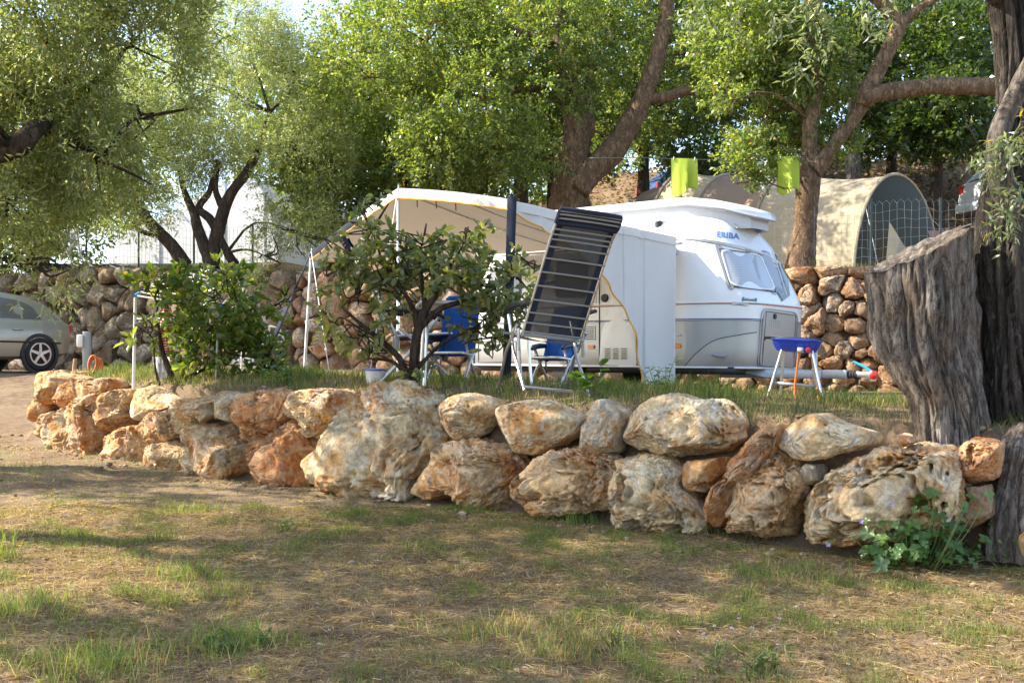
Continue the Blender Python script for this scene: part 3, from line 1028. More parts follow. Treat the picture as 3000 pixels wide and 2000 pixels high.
# ---- big forked cork oak behind the caravan
tree('cork_oak', 'big forked cork oak with thick pale bark rising behind the awning', 'tree',
     [PL([(1667, 640, .40), (1672, 560, .36), (1681, 468, .31), (1690, 374, .24), (1672, 304, .2), (1660, 220, .17), (1648, 140, .15), (1643, 0, .13), (1630, -200, .1)], 23),
      PL([(1690, 560, .24), (1725, 508, .25), (1789, 449, .235), (1850, 355, .20), (1887, 280, .18), (1920, 187, .16), (1948, 70, .15), (1957, -40, .14), (1990, -250, .1)], 22.8),
      PL([(1887, 290, .12), (1952, 283, .10), (2010, 266, .09), (2090, 262, .07), (2160, 230, .05)], 22.8),
      PL([(1690, 420, .15), (1725, 380, .13), (1720, 300, .11), (1740, 180, .09)], 23.2),
      PL([(1648, 140, .1), (1500, 90, .09), (1380, 70, .07), (1260, 60, .05)], 23),
      PL([(1672, 304, .09), (1560, 260, .07), (1420, 290, .05)], 22.7)],
     [PB(1420, 300, 22, 260, 200, 1.7, 1250), PB(1250, 130, 22.5, 260, 150, 1.7, 900), PB(1580, 120, 22.6, 230, 150, 1.6, 800), PB(1290, 430, 21.8, 120, 130, .9, 330), PB(1480, 430, 21.8, 180, 110, 1.0, 420),
      PB(1800, 120, 24, 170, 160, 1.4, 500), PB(1690, 230, 22.2, 80, 110, .6, 130), PB(1840, 380, 24.5, 110, 90, .7, 150), PB(2020, 160, 23.5, 130, 150, 1.0, 330), PB(1060, 230, 23, 170, 150, 1.3, 480), PB(1400, 20, 23, 350, 80, 1.5, 480), PB(1700, -180, 23, 500, 130, 2.2, 800)],
     'oak', 'bark_cork', 33, -0.13, .8, 5, .16)

# ---- cork oak by the fence on the right
tree('cork_oak', 'slender forked cork oak beside the beige tent by the wire fence', 'tree',
     [PL([(2344, 790, .21), (2359, 663, .18), (2369, 510, .165), (2374, 459, .135), (2374, 357, .115), (2390, 255, .10), (2374, 102, .085), (2390, -40, .07)], 18.6),
      PL([(2380, 500, .14), (2410, 470, .12), (2456, 408, .105), (2502, 347, .10), (2536, 290, .11)], 18.5),
      PL([(2530, 310, .11), (2540, 272, .135), (2563, 219, .13), (2604, 143, .12), (2632, 75, .10), (2592, 20, .09), (2520, -40, .07)], 18.4),
      PL([(2530, 290, .10), (2570, 276, .12), (2614, 268, .125), (2742, 253, .13), (2895, 255, .13), (3010, 268, .12), (3200, 240, .09)], 18.3),
      PL([(2632, 75, .07), (2700, 20, .06), (2800, -30, .04)], 18.4)],
     [PB(2230, 310, 18.9, 110, 180, .8, 760), PB(2180, 120, 18.7, 150, 130, 1.0, 600), PB(2180, 490, 17.9, 45, 80, .25, 110), PB(2330, 130, 18.7, 130, 160, 1.0, 420), PB(2280, 420, 19.3, 60, 70, .3, 90),
      PB(2470, 180, 19, 100, 130, .7, 230), PB(2450, 420, 18.8, 70, 50, .35, 90), PB(2300, -80, 18.5, 300, 90, 1.2, 420), PB(2120, 280, 18.2, 60, 80, .4, 110), PB(2310, 300, 19.0, 90, 140, .5, 260)],
     'oak', 'bark_cork', 34, -0.16, 1.0, 4, .14, r0=.025)
LEAF['oak2'] = dict(LEAF['oak'], L=.095, W=.055)

# ---- trees further up the slope, each with its own stem
def hill_tree(px, Y, r, top, label, blobs, kind='far', bark='bark_dark', lean=0, seed=50):
    x = (px - 1500) / F * Y
    z0 = gz(x, Y)
    zt = P(px, top, Y).z
    pts = [(Vector((x, Y, z0)), r), (Vector((x + lean * .3, Y, z0 + (zt - z0) * .35)), r * .85), (Vector((x + lean * .75, Y, z0 + (zt - z0) * .7)), r * .65), (Vector((x + lean, Y, zt)), r * .35)]
    return tree('oak_tree', label, 'tree', [pts], blobs, kind, bark, seed, -0.16, .55, 3, .12, 'trees on the slope behind', .04)


hill_tree(1527, 26, .18, 150, 'grey straight-stemmed tree left of the big forked oak', [PB(1500, 200, 27, 300, 180, 2.0, 420), PB(1560, 380, 27.5, 170, 110, 1.2, 170)], seed=51)
hill_tree(1400, 25.5, .15, 380, 'leaning tree bending left just above the awning peak', [PB(1230, 330, 27, 230, 150, 1.5, 330), PB(1120, 480, 26, 190, 110, 1.2, 280)], lean=-1.1, seed=52)
hill_tree(1613, 27, .10, 300, 'thin dark stem just left of the forked oak trunk', [PB(1680, 380, 29, 180, 130, 1.4, 190)], seed=53)
hill_tree(1885, 29.5, .17, 250, 'dark stem under the forked oak near the blue car', [PB(1880, 330, 30.5, 150, 100, 1.3, 190), PB(2040, 420, 30, 110, 90, 1.0, 150), PB(2000, 250, 31, 170, 130, 1.4, 230), ((1.6, 28.6, 9.6), (3.0, 2.2, 1.1), 330), ((3.4, 28.8, 7.2), (1.8, 1.8, 1.0), 260), ((6.2, 30, 8.3), (1.8, 1.8, 1.0), 260)], seed=54)
hill_tree(965, 27, .16, 300, 'dense oak between the olive and the awning peak', [PB(960, 380, 27.5, 190, 210, 1.6, 520), PB(1050, 560, 26, 170, 110, 1.1, 320), PB(930, 560, 25, 110, 120, .9, 230)], seed=55)
hill_tree(1180, 28, .14, 350, 'oak behind the awning peak with low leafy boughs', [PB(1150, 250, 29, 230, 200, 1.6, 360), PB(1280, 520, 28.5, 170, 70, 1.0, 190), PB(1470, 520, 30, 200, 80, 1.2, 240)], seed=56)
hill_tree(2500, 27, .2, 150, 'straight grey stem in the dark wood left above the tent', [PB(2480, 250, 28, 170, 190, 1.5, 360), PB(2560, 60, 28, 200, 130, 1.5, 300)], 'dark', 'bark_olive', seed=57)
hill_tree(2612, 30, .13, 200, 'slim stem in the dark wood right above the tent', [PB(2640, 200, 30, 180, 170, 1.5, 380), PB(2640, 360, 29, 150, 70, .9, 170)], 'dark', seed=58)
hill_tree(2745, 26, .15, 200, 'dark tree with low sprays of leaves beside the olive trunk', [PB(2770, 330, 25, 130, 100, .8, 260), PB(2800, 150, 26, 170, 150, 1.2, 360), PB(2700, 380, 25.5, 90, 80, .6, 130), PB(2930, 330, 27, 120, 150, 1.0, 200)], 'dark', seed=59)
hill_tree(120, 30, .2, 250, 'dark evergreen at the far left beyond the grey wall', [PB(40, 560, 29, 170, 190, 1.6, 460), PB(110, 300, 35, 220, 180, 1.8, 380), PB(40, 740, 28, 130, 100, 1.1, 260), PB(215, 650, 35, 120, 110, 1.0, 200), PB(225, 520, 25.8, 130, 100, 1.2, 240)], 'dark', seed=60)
hill_tree(400, 36, .2, 200, 'tree behind the white marquee on the left', [PB(350, 350, 36, 280, 200, 2.2, 330), PB(600, 250, 37, 260, 190, 2.2, 330), PB(250, 560, 35, 160, 120, 1.3, 180)], seed=61)
hill_tree(860, 34, .2, 200, 'tall tree right of the white marquee', [PB(900, 300, 34, 190, 170, 1.8, 280), PB(820, 480, 33, 130, 130, 1.1, 180), PB(1030, 120, 35, 150, 110, 1.5, 170)], seed=62)
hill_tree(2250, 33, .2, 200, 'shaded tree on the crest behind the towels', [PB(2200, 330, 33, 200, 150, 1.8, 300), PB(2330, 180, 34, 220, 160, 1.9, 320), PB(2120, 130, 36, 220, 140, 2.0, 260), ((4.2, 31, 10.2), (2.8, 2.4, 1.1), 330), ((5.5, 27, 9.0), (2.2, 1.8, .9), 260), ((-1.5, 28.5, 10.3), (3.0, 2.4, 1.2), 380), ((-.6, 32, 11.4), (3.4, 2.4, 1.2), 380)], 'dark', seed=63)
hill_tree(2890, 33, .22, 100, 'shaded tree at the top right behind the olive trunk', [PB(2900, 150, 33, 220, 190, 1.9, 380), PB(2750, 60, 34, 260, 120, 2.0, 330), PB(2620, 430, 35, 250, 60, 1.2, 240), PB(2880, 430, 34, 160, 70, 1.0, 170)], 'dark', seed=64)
hill_tree(1750, 38, .25, 150, 'far tree on the crest seen under the oak fork', [PB(1700, 480, 37, 200, 90, 1.5, 240), PB(1800, 250, 40, 330, 160, 2.4, 420), PB(1500, 420, 39, 200, 140, 2.0, 260)], seed=65)
hill_tree(1250, 40, .25, 150, 'far tree on the crest behind the awning', [PB(1250, 350, 41, 300, 200, 2.4, 430), PB(1080, 450, 40, 220, 170, 2, 300), PB(1420, 130, 42, 350, 150, 2.5, 380)], seed=66)

# ---- trees standing just outside the left edge, whose shade falls into the picture
def side_tree(x, y, r, top, label, blobs, seed, kind='far'):
    z0 = gz(x, y)
    pts = [(Vector((x, y, z0)), r), (Vector((x + .1, y, z0 + (top - z0) * .4)), r * .85), (Vector((x + .4, y + .1, z0 + (top - z0) * .75)), r * .6), (Vector((x + .8, y + .2, top)), r * .35)]
    tree('oak_tree', label, 'tree', [pts], blobs, kind, 'bark_cork', seed, -.16, .9, 3, .12, 'trees outside the left edge', .05)


side_tree(-7.4, 7.6, .24, 4.6, 'broad oak just outside the left edge shading the meadow', [((-5.8, 9.2, 5.0), (1.8, 1.2, .7), 250), ((-6.0, 7.3, 4.6), (1.6, .8, .5), 120), ((-3.5, 7.9, 4.6), (1.5, 1.0, .5), 135), ((-7.6, 5.4, 4.4), (1.3, .7, .5), 110), ((-9.2, 10.8, 4.6), (1.8, 1.2, .6), 230)], 91)
side_tree(-15.5, 24.0, .28, 6.0, 'oak beyond the left edge shading the silver car', [((-13.9, 23.2, 4.6), (1.9, 2.0, 1.5), 330), ((-15.8, 26.0, 5.6), (2.4, 2.0, 1.8), 300), ((-14.5, 21.2, 4.2), (1.5, 1.5, 1.1), 200), ((-12.9, 25.3, 4.8), (1.4, 2.0, 1.2), 320)], 92)
# ================================================================== caravan
CN = Vector((0.766, -0.643, 0))
CT = Vector((0.643, 0.766, 0))
CO = Vector((3.243, 14.766, 0.0)) + CN * .20 + CT * .10
caravan = empty('caravan', CO, math.atan2(-.643, .766), 'small white and silver caravan with raised roof and lettered nose', 'caravan')
caravan.rotation_euler = (0, math.radians(0.8), math.atan2(-.643, .766))
CM = pmat(caravan)
CMI = CM.inverted()
UC = -2.4
AW = (np.array([.26, .30, .45, 1.08, 1.2, 1.45, 1.7, 1.86, 1.95, 2.07, 2.18, 2.26, 2.31, 2.34]), np.array([2.36, 2.38, 2.40, 2.40, 2.37, 2.24, 2.11, 2.03, 1.98, 1.92, 1.84, 1.70, 1.4, .6]))
BWD = (np.array([.26, .30, .45, 1.08, 1.2, 1.7, 1.86, 1.95, 2.07, 2.18, 2.26, 2.31, 2.34]), np.array([.97, .985, 1.0, 1.0, .995, .96, .94, .92, .87, .78, .62, .40, .15]))


def ring(w, n=112, k=1.0, pw=None):
    A, B = np.interp(w, *AW) * k, np.interp(w, *BWD) * k
    p = pw or float(np.interp(w, [1.1, 1.9, 2.1], [6.0, 5.0, 3.4]))
    out = []
    for i in range(n):
        t = 2 * math.pi * i / n
        c, s = math.cos(t), math.sin(t)
        # even out the points along the superellipse
        r = (abs(c) ** p + abs(s) ** p) ** (-1 / p)
        out.append(Vector((UC + A * c * r, B * s * r, w)))
    return out


def body_part(name, ws, mat, cap=False):
    g = MB()
    rows = [[CM @ q for q in ring(w)] for w in ws]
    n = len(rows[0])
    v = [q for r_ in rows for q in r_]
    f = [(i * n + k, i * n + (k + 1) % n, (i + 1) * n + (k + 1) % n, (i + 1) * n + k) for i in range(len(ws) - 1) for k in range(n)]
    if cap: f.append(tuple(range((len(ws) - 1) * n, len(ws) * n)))
    g.add(v, f)
    return g.build(name, mat, caravan, True)


WL = list(np.linspace(.26, .87, 10))
WU = list(np.linspace(.87, 1.95, 22))
WR = [1.95, 2.0, 2.04, 2.08, 2.12, 2.16, 2.20, 2.24, 2.27, 2.30, 2.32, 2.34]
o1 = body_part('lower_body', WL, M['alu_skin'])
o2 = body_part('upper_body', WU, M['white_paint'])
o3 = body_part('roof', WR, M['white_paint'], True)
_bv, _bf = [], []
for o in (o1, o2, o3):
    b = len(_bv)
    _bv += [v.co.copy() for v in o.data.vertices]
    _bf += [[i + b for i in p.vertices] for p in o.data.polygons]
BVH = BVHTree.FromPolygons(_bv, _bf)
EYEP = Vector((0, 0, EYE))


def cast(px, py):
    d = (P(px, py, 1.0) - EYEP).normalized()
    loc, nor, idx, dist = BVH.ray_cast(EYEP, d)
    if loc is None:
        loc, nor, idx, dist = BVH.find_nearest(P(px, py, 14.6))
    if nor.dot(d) > 0: nor = -nor
    return loc, nor


def roundq(q, r=.18, n=6):
    """rounded corners for a pixel polygon"""
    out = []
    m = len(q)
    for i in range(m):
        a, b, c = np.array(q[i - 1], float), np.array(q[i], float), np.array(q[(i + 1) % m], float)
        p0, p1 = b + (a - b) * r, b + (c - b) * r
        for t in np.linspace(0, 1, n):
            out.append(tuple(p0 * (1 - t) ** 2 + 2 * b * t * (1 - t) + p1 * t * t))
    return out


def drape(name, q, mat, eps=.006, rings=7, parent=caravan, inner=0.0, r=.18, mirror=False, thick=.012):
    """plate lying on the body surface with outline q (photograph pixels); inner>0 leaves a hole (frame)"""
    pl = roundq(q, r) if r > 0 else [tuple(a) for a in q]
    c = np.mean(np.array(pl), 0)
    lv = list(np.linspace(inner, 1.0, rings)) if inner > 0 else list(np.linspace(0.06, 1.0, rings))
    rows = []
    for s in lv:
        row = []
        for p in pl:
            a, b = c + (np.array(p) - c) * s
            l, nn = cast(a, b)
            row.append(l + nn * eps)
        rows.append(row)
    edge = []
    for p in pl:
        l, nn = cast(*p)
        edge.append(l + nn * (eps - thick))
    rows.append(edge)
    if inner > 0:
        e2 = []
        for p in pl:
            l, nn = cast(*(c + (np.array(p) - c) * inner))
            e2.append(l + nn * (eps - thick))
        rows.insert(0, e2)
    g = MB()
    n = len(pl)
    v = [a for r_ in rows for a in r_]
    f = [(i * n + k, i * n + (k + 1) % n, (i + 1) * n + (k + 1) % n, (i + 1) * n + k) for i in range(len(rows) - 1) for k in range(n)]
    if inner <= 0: f.append(tuple(range(n)))
    if mirror:
        v = [CM @ Vector(((CMI @ a).x, -(CMI @ a).y, (CMI @ a).z)) for a in v]
    g.add(v, f)
    return g.build(name, mat, parent, True)


def drape_line(name, q, r, mat, eps=0.0, sub=6, parent=caravan, flat=False):
    pts = []
    for i in range(len(q) - 1):
        for t in np.linspace(0, 1, sub, endpoint=False):
            pts.append((q[i][0] + (q[i + 1][0] - q[i][0]) * t, q[i][1] + (q[i + 1][1] - q[i][1]) * t))
    pts.append(q[-1])
    g = MB()
    g.tube([cast(*p)[0] + cast(*p)[1] * eps for p in pts], r, 6)
    return g.build(name, mat, parent, True)


def ring_trim(name, w, r, mat, k=1.002):
    rr = [CM @ q for q in ring(w, 112, k)]
    g = MB()
    g.tube(rr + [rr[0]], r, 6, False)
    return g.build(name, mat, caravan, True)


ring_trim('trim_strip', 1.09, .012, M['white_plastic'])
ring_trim('red_stripe', 1.075, .006, M['red_line'], 1.004)
ring_trim('blue_stripe', .885, .006, M['blue_line'])
ring_trim('blue_stripe', .868, .004, M['blue_line'])
ring_trim('bottom_moulding', .275, .014, M['white_plastic'])

# glass: grey tinted panes
t = NT('tinted_window')
co = coords(t)
wv = t.n('TexWave', {'Vector': co, 'Scale': 9.0, 'Distortion': 1.5, 'Detail': 2.0}, bands_direction='Z')
M['glass'] = t.finish(t.n('BsdfPrincipled', {'Base Color': t.mix(t.noise(co, 3, 3).outputs[0], (.10, .095, .085), (.16, .15, .135)), 'Roughness': .08, 'Specular IOR Level': .6, 'Coat Weight': .5}))
t = NT('curtained_window')
co = coords(t)
wv = t.n('TexWave', {'Vector': co, 'Scale': 14.0, 'Distortion': 2.0, 'Detail': 2.0}, bands_direction='Z')
M['glass_curtain'] = t.finish(t.n('BsdfPrincipled', {'Base Color': t.mix(wv.outputs[0], (.36, .38, .41), (.50, .52, .55)), 'Roughness': .10, 'Specular IOR Level': .6, 'Coat Weight': .6}))
M['tint_band'] = plain('grey_tinted_band', (.27, .275, .28), .12, 0, .05, 3, coat=.5)

# front window band, pane and seals
band = [(2093, 716), (2252, 738), (2296, 866), (2134, 848)]
b_ = drape('window_band', band, M['tint_band'], .014, 14, r=.06, thick=.02)
drape('window_frame', [(2107, 732), (2225, 748), (2270, 855), (2140, 838)], M['white_plastic'], .030, 4, b_, .93, .16, thick=.03)
drape('window_pane', [(2110, 735), (2222, 750), (2264, 851), (2143, 835)], M['glass_curtain'], .024, 12, b_, 0, .16, thick=.024)
drape_line('window_seal', [(2107, 730), (2224, 746), (2271, 856), (2139, 840), (2107, 730)], .006, M['black'], .012, 8, b_)
drape_line('window_prop', [(2238, 768), (2256, 815), (2262, 838)], .006, M['alu_tube'], .022, 4, b_)
bc = drape('front_window', [(2268, 742), (2300, 760), (2345, 868), (2308, 866)], M['glass'], .016, 10, r=.1, thick=.02)
drape_line('window_trim', [(2262, 738), (2302, 866)], .008, M['white_plastic'], .014, 6, bc)
drape('window_band', band, M['tint_band'], .008, 8, r=.06, mirror=True)
drape_line('rain_rail', [(1972, 693), (2030, 697), (2100, 707), (2180, 725), (2245, 747), (2285, 774)], .017, M['white_plastic'], .004, 6)
drape_line('rain_rail', [(1972, 699), (2030, 703), (2100, 714), (2180, 733), (2243, 755), (2283, 782)], .008, M['steel'], .004, 6)
g = MB()
g.tube([CM @ Vector((u, -float(np.interp(1.88, *BWD)) * (1 - abs((u - UC) / float(np.interp(1.88, *AW))) ** 5.0) ** (1 / 5.0) - .012, 1.88)) for u in np.linspace(-.95, -4.15, 40)], .016, 6)
g.build('awning_rail', M['white_plastic'], caravan, True)

# nose: pale panel under the arch, gas locker, handle, lamps, badge
arch = [(2005, 1073), (2040, 1034), (2092, 997), (2159, 982), (2216, 973)]
arch_s = [tuple(q) for q in smooth_path(arch, 5)]
g = MB()
rows = []
for j in range(7):
    row = []
    for (a, b) in arch_s:
        y = b + (1079 - b) * j / 6
        l, nn = cast(a, y)
        row.append(l + nn * .004)
    rows.append(row)
g.grid(rows)
g.build('nose_panel', M['cream_skin'], caravan, True)
drape_line('panel_seam', arch_s, .006, M['dark_line'], .003, 2)
door = [(2236, 908), (2331, 921), (2325, 1081), (2222, 1076)]
d_ = drape('gas_locker_door', door, M['cream_skin'], .016, 7, r=.16, thick=.03)
drape('door_frame', [(2230, 901), (2337, 915), (2331, 1086), (2216, 1082)], M['alu_skin'], .012, 3, d_, .965, .16)
drape_line('door_seal', [(2242, 912), (2328, 924), (2322, 1076), (2229, 1071), (2242, 912)], .005, M['dark_line'], .017, 8, d_)
l, nn = cast(2266, 927)
g = MB()
g.lathe([(.0, .02), (.032, .022), (.036, .01), (.036, -.01)][::-1], l + nn * .01, nn, 16)
g.build('door_lock', M['black'], d_, True)
g = MB()
for j in range(4):
    for i in range(6):
        l, nn = cast(2250 + i * 6, 938 + j * 6 + i * .6)
        g.box(l + nn * .017, (.014, .006, .008))
vv = g.build('vent_slots', M['grey_plastic'], d_)
vv['kind'] = 'stuff'
g = MB()
l1, n1_ = cast(2092, 1037)
l2, n2_ = cast(2122, 1042)
g.tube([l1, l1 + n1_ * .05, l1.lerp(l2, .5) + n1_ * .065, l2 + n2_ * .05, l2], [.018, .022, .022, .022, .018], 8)
g.build('grab_handle', M['grey_plastic'], caravan, True)
drape('side_marker', [(1974, 1005), (1994, 1006), (1994, 1019), (1974, 1018)], M['orange'], .02, 4, r=.1, thick=.03)
drape('side_marker', [(1725, 1010), (1742, 1011), (1742, 1021), (1725, 1021)], M['orange'], .02, 4, r=.1, thick=.03)
drape('trim_joint', [(2144, 884), (2190, 888), (2190, 896), (2144, 892)], M['steel'], .016, 3, r=.1, thick=.02)
M['teal'] = plain('teal_sticker', (.015, .16, .20), .35)
st = drape('sticker', [(2175, 870), (2217, 874), (2215, 887), (2172, 884)], M['teal'], .007, 3, r=0)
drape_line('sticker_print', [(2179, 875), (2186, 874), (2189, 877), (2196, 876), (2210, 877)], .004, M['white_plastic'], .007, 2, st)
drape_line('sticker_print', [(2177, 882), (2212, 884)], .004, M['white_plastic'], .007, 2, st)
drape_line('side_peg', [(1970, 980), (1995, 982)], .01, M['white_plastic'], .02, 2)

# lettering on the nose
cu = bpy.data.curves.new('lettering', 'FONT')
cu.body = 'ERIBA'
cu.size = 1.0
cu.offset = 0.028
cu.extrude = 0.0
cu.resolution_u = 4
tmp = bpy.data.objects.new('tmp_text', cu)
COL.objects.link(tmp)
bpy.context.view_layer.update()
me = bpy.data.meshes.new_from_object(tmp.evaluated_get(bpy.context.evaluated_depsgraph_get()))
bpy.data.objects.remove(tmp)
bm = bmesh.new()
bm.from_mesh(me)
bmesh.ops.subdivide_edges(bm, edges=bm.edges[:], cuts=1)
x0, x1 = min(v.co.x for v in bm.verts), max(v.co.x for v in bm.verts)
y0, y1 = min(v.co.y for v in bm.verts), max(v.co.y for v in bm.verts)
for v in bm.verts:
    a, b = (v.co.x - x0) / (x1 - x0), (v.co.y - y0) / (y1 - y0)
    px_ = 2100 + 66 * a
    py_ = 695 + 7 * a - 17 * b
    l, nn = cast(px_, py_)
    v.co = l + nn * .006
bm.to_mesh(me)
bm.free()
me.name = 'lettering'
me.materials.clear()
wchild(put('lettering', me, M['logo_blue']), caravan)

# awning side of the body: windows, door, vents, service flaps
def side_window(q):
    o = drape('side_window', q, M['glass'], .012, 6, r=.14, thick=.02)
    c = np.mean(np.array(q), 0)
    drape('window_frame', [tuple(c + (np.array(p) - c) * 1.08) for p in q], M['black'], .018, 3, o, .93, .14)


side_window([(1418, 762), (1526, 755), (1521, 876), (1413, 874)])
side_window([(1636, 768), (1720, 764), (1716, 868), (1632, 868)])
dr = drape('entrance_door', [(1757, 742), (1860, 735), (1866, 1074), (1756, 1068)], M['white_paint'], .008, 7, r=.06)
drape_line('door_seam', [(1757, 742), (1860, 735), (1866, 1074), (1756, 1068), (1757, 742)], .006, M['dark_line'], .007, 10, dr)
l, nn = cast(1773, 873)
g = MB()
g.lathe([(.055, -.01), (.055, .012), (.045, .022), (.025, .018), (.0, .026)], l + nn * .01, nn, 20)
g.build('door_lock', M['black'], dr, True)


def louvre(x0, y0, x1, y1, n, mat):
    o = drape('vent_grille', [(x0, y0), (x1, y0), (x1, y1), (x0, y1)], mat, .010, 3, r=.08)
    for j in range(n):
        y = y0 + (y1 - y0) * (j + .7) / (n + .4)
        drape_line('louvre', [(x0 + 3, y), (x1 - 3, y)], .005, M['dark_line'], .012, 2, o)


louvre(1703, 954, 1744, 997, 7, M['white_plastic'])
louvre(1728, 846, 1747, 888, 5, M['white_plastic'])
for xx in (1771, 1795, 1819):
    louvre(xx, 1018, xx + 20, 1053, 6, M['cream_skin'])
drape_line('flap_seam', [(1402, 1001), (1512, 999), (1512, 1058), (1402, 1060), (1402, 1001)], .005, M['dark_line'], .004, 6)
l, nn = cast(1448, 1008)
g = MB()
g.lathe([(.03, -.01), (.03, .012), (.0, .016)], l + nn * .005, nn, 14)
g.build('flap_lock', M['black'], caravan, True)

# raised roof
outl = [(-4.0, -.62, 0), (-1.05, -.60, 0), (-.62, -.46, -.07), (-.22, -.26, -.19), (-.18, .0, -.20), (-.22, .26, -.19), (-.62, .46, -.07), (-1.05, .60, 0), (-4.0, .62, 0), (-4.25, .45, -.02), (-4.3, 0, -.02), (-4.25, -.45, -.02)]
zr = 2.41


def shell_row(k, dz):
    c = (-2.2, 0)
    return [CM @ Vector((c[0] + (u - c[0]) * (1 - (1 - k) * .35), v * k, zr + d * (.3 + .7 * k) + dz)) for u, v, d in outl]


g = MB()
rows = [shell_row(.96, -.005), shell_row(1.0, 0), shell_row(1.0, .05), shell_row(.97, .075), shell_row(.85, .105), shell_row(.55, .135), shell_row(.1, .15)]
n = len(outl)
v = [a for r_ in rows for a in r_]
f = [(i * n + k, i * n + (k + 1) % n, (i + 1) * n + (k + 1) % n, (i + 1) * n + k) for i in range(len(rows) - 1) for k in range(n)]
f += [tuple(range(n)), tuple(range(len(v) - n, len(v)))]
g.add(v, f)
rf = g.build('raised_roof', M['white_paint'], caravan, True)
g = MB()
rr = shell_row(.985, -.012)
g.tube(rr + [rr[0]], .014, 6, False)
g.build('roof_seal', M['grey_plastic'], rf, True)
g = MB()
rows = []
for s in np.linspace(0, 1, 5):
    row = []
    for u, v_, d in outl + [outl[0]]:
        q = Vector((-2.2 + (u + 2.2) * (.955 - .05 * s * 0), v_ * .93, 0))
        wob = .012 * math.sin(7 * u + 3 * v_) * math.sin(math.pi * s)
        q.z = (2.08) * (1 - s) + (zr + d * .9 - .01) * s
        row.append(CM @ (q + Vector((0, wob, 0))))
    rows.append(row)
g.grid(rows)
fb = g.build('roof_fabric', M['roof_cloth'], caravan, True)
g = MB()
for uu in (-2.55, -3.4):
    a = CM @ Vector((uu, -.62, 2.16))
    b = CM @ Vector((uu + .62, -.62, 2.16))
    c = CM @ Vector((uu + .30, -.612, 2.36))
    g.add([a, b, c], [(0, 1, 2)])
    g.add([q - CT * -.004 for q in (a, b, c)], [(0, 2, 1)])
g.build('fabric_vent', M['navy_cloth'], fb)
g = MB()
for s in (-1, 1):
    for a, b in (((-.75, 2.12), (-.45, 2.34)), ((-.45, 2.08), (-.75, 2.38))):
        g = MB()
        g.tube([CM @ Vector((a[0], s * .33, a[1])), CM @ Vector((b[0], s * .33, b[1]))], .014, 6)
        g.build('roof_strut', M['steel'], rf, True)
l, nn = cast(1930, 656)
g = MB()
g.lathe([(.042, -.05), (.042, .12), (.036, .14), (0, .145)], l, (0, 0, 1), 14)
fl = g.build('flue', M['white_plastic'], caravan, True)
g = MB()
g.lathe([(.052, -.05), (.052, .025), (.04, .035)], l, (0, 0, 1), 14)
g.build('flue_base', M['black'], fl, True)
l, nn = cast(1982, 738)
g = MB()
g.box(l + nn * .02, (.03, .04, .10), bev=.008)
g.build('awning_clip', M['steel'], caravan)
# underside, wheels and drawbar
g = MB()
g.box(CM @ Vector((UC, 0, .235)), (4.4, 1.75, .10), CM.to_3x3().normalized())
g.build('floor', M['black'], caravan)
for s in (-1, 1):
    g = MB()
    c = CM @ Vector((-2.75, s * .86, .0))
    c.z = gz(c.x, c.y) + .29
    g.lathe([(.18, -.08), (.27, -.08), (.29, -.05), (.29, .05), (.27, .08), (.18, .08), (.17, .05)], c, CT, 28)
    w_ = g.build('wheel', M['rubber'], caravan, True)
    g = MB()
    g.lathe([(.18, -.05), (.17, -.06), (.05, -.04), (.0, -.06)], c, CT * -s if s > 0 else CT, 20)
    g.build('rim', M['alu_tube'], w_, True)
R3 = CM.to_3x3().normalized()
cx_ = lambda u, v, w: CM @ Vector((u, v, w))
g = MB()
g.grid([[cx_(-.55, -.72, .275), cx_(-.2, -.5, .275), cx_(.1, -.2, .27), cx_(.42, -.1, .255)], [cx_(-.50, -.74, .23), cx_(-.16, -.52, .20), cx_(.14, -.22, .175), cx_(.45, -.11, .17)], [cx_(-.4, -.6, .19), cx_(0, -.4, .16), cx_(.2, -.15, .15), cx_(.45, -.06, .15)]])
g.grid([[cx_(-.55, .72, .275), cx_(-.2, .5, .275), cx_(.1, .2, .27), cx_(.42, .1, .255)], [cx_(-.50, .74, .23), cx_(-.16, .52, .20), cx_(.14, .22, .175), cx_(.45, .11, .17)]])
g.grid([[cx_(-.55, -.72, .275), cx_(-.2, -.5, .275), cx_(.1, -.2, .27), cx_(.42, -.1, .255)], [cx_(-.55, .72, .275), cx_(-.2, .5, .275), cx_(.1, .2, .27), cx_(.42, .1, .255)]])
g.build('drawbar_cover', M['cream_skin'], caravan, True)
g = MB()
for s in (-1, 1):
    a, b = cx_(-.6, s * .55, .2), cx_(.6, s * .06, .2)
    d = (b - a).normalized()
    Rm = Matrix((d, d.cross(Vector((0, 0, 1))) * -1, Vector((0, 0, 1)))).transposed()
    g.box(a.lerp(b, .5), ((b - a).length, .06, .11), Rm, .008)
g.box(cx_(.62, 0, .205), (.62, .13, .115), R3, .015)
db = g.build('drawbar', M['steel'], caravan)
g = MB()
g.tube([cx_(.9 + .018 * i, 0, .205) for i in range(9)], [.052, .042] * 4 + [.05], 12)
g.build('bellows', M['rubber'], db, True)
g = MB()
g.box(cx_(1.13, 0, .21), (.2, .075, .07), R3, .015)
g.lathe([(.04, -.07), (.055, -.03), (.055, .03), (.04, .05)], cx_(1.24, 0, .20), (0, 0, 1), 14)
cp = g.build('coupling', M['alu_tube'], db, True)
g = MB()
g.tube([cx_(1.22, 0, .25), cx_(1.12, .0, .31), cx_(1.0, 0, .36)], [.016, .018, .016], 8)
g.build('coupling_lever', M['cyan_plastic'], cp, True)
g = MB()
g.lathe([(.0, -.05), (.04, -.04), (.055, 0), (.04, .04), (0, .05)], cx_(1.27, -.04, .20), CN, 12)
g.build('coupling_guard', M['red'], cp, True)
g = MB()
g.tube([cx_(.55, -.12, .55), cx_(.55, -.12, -.02)], .024, 10)
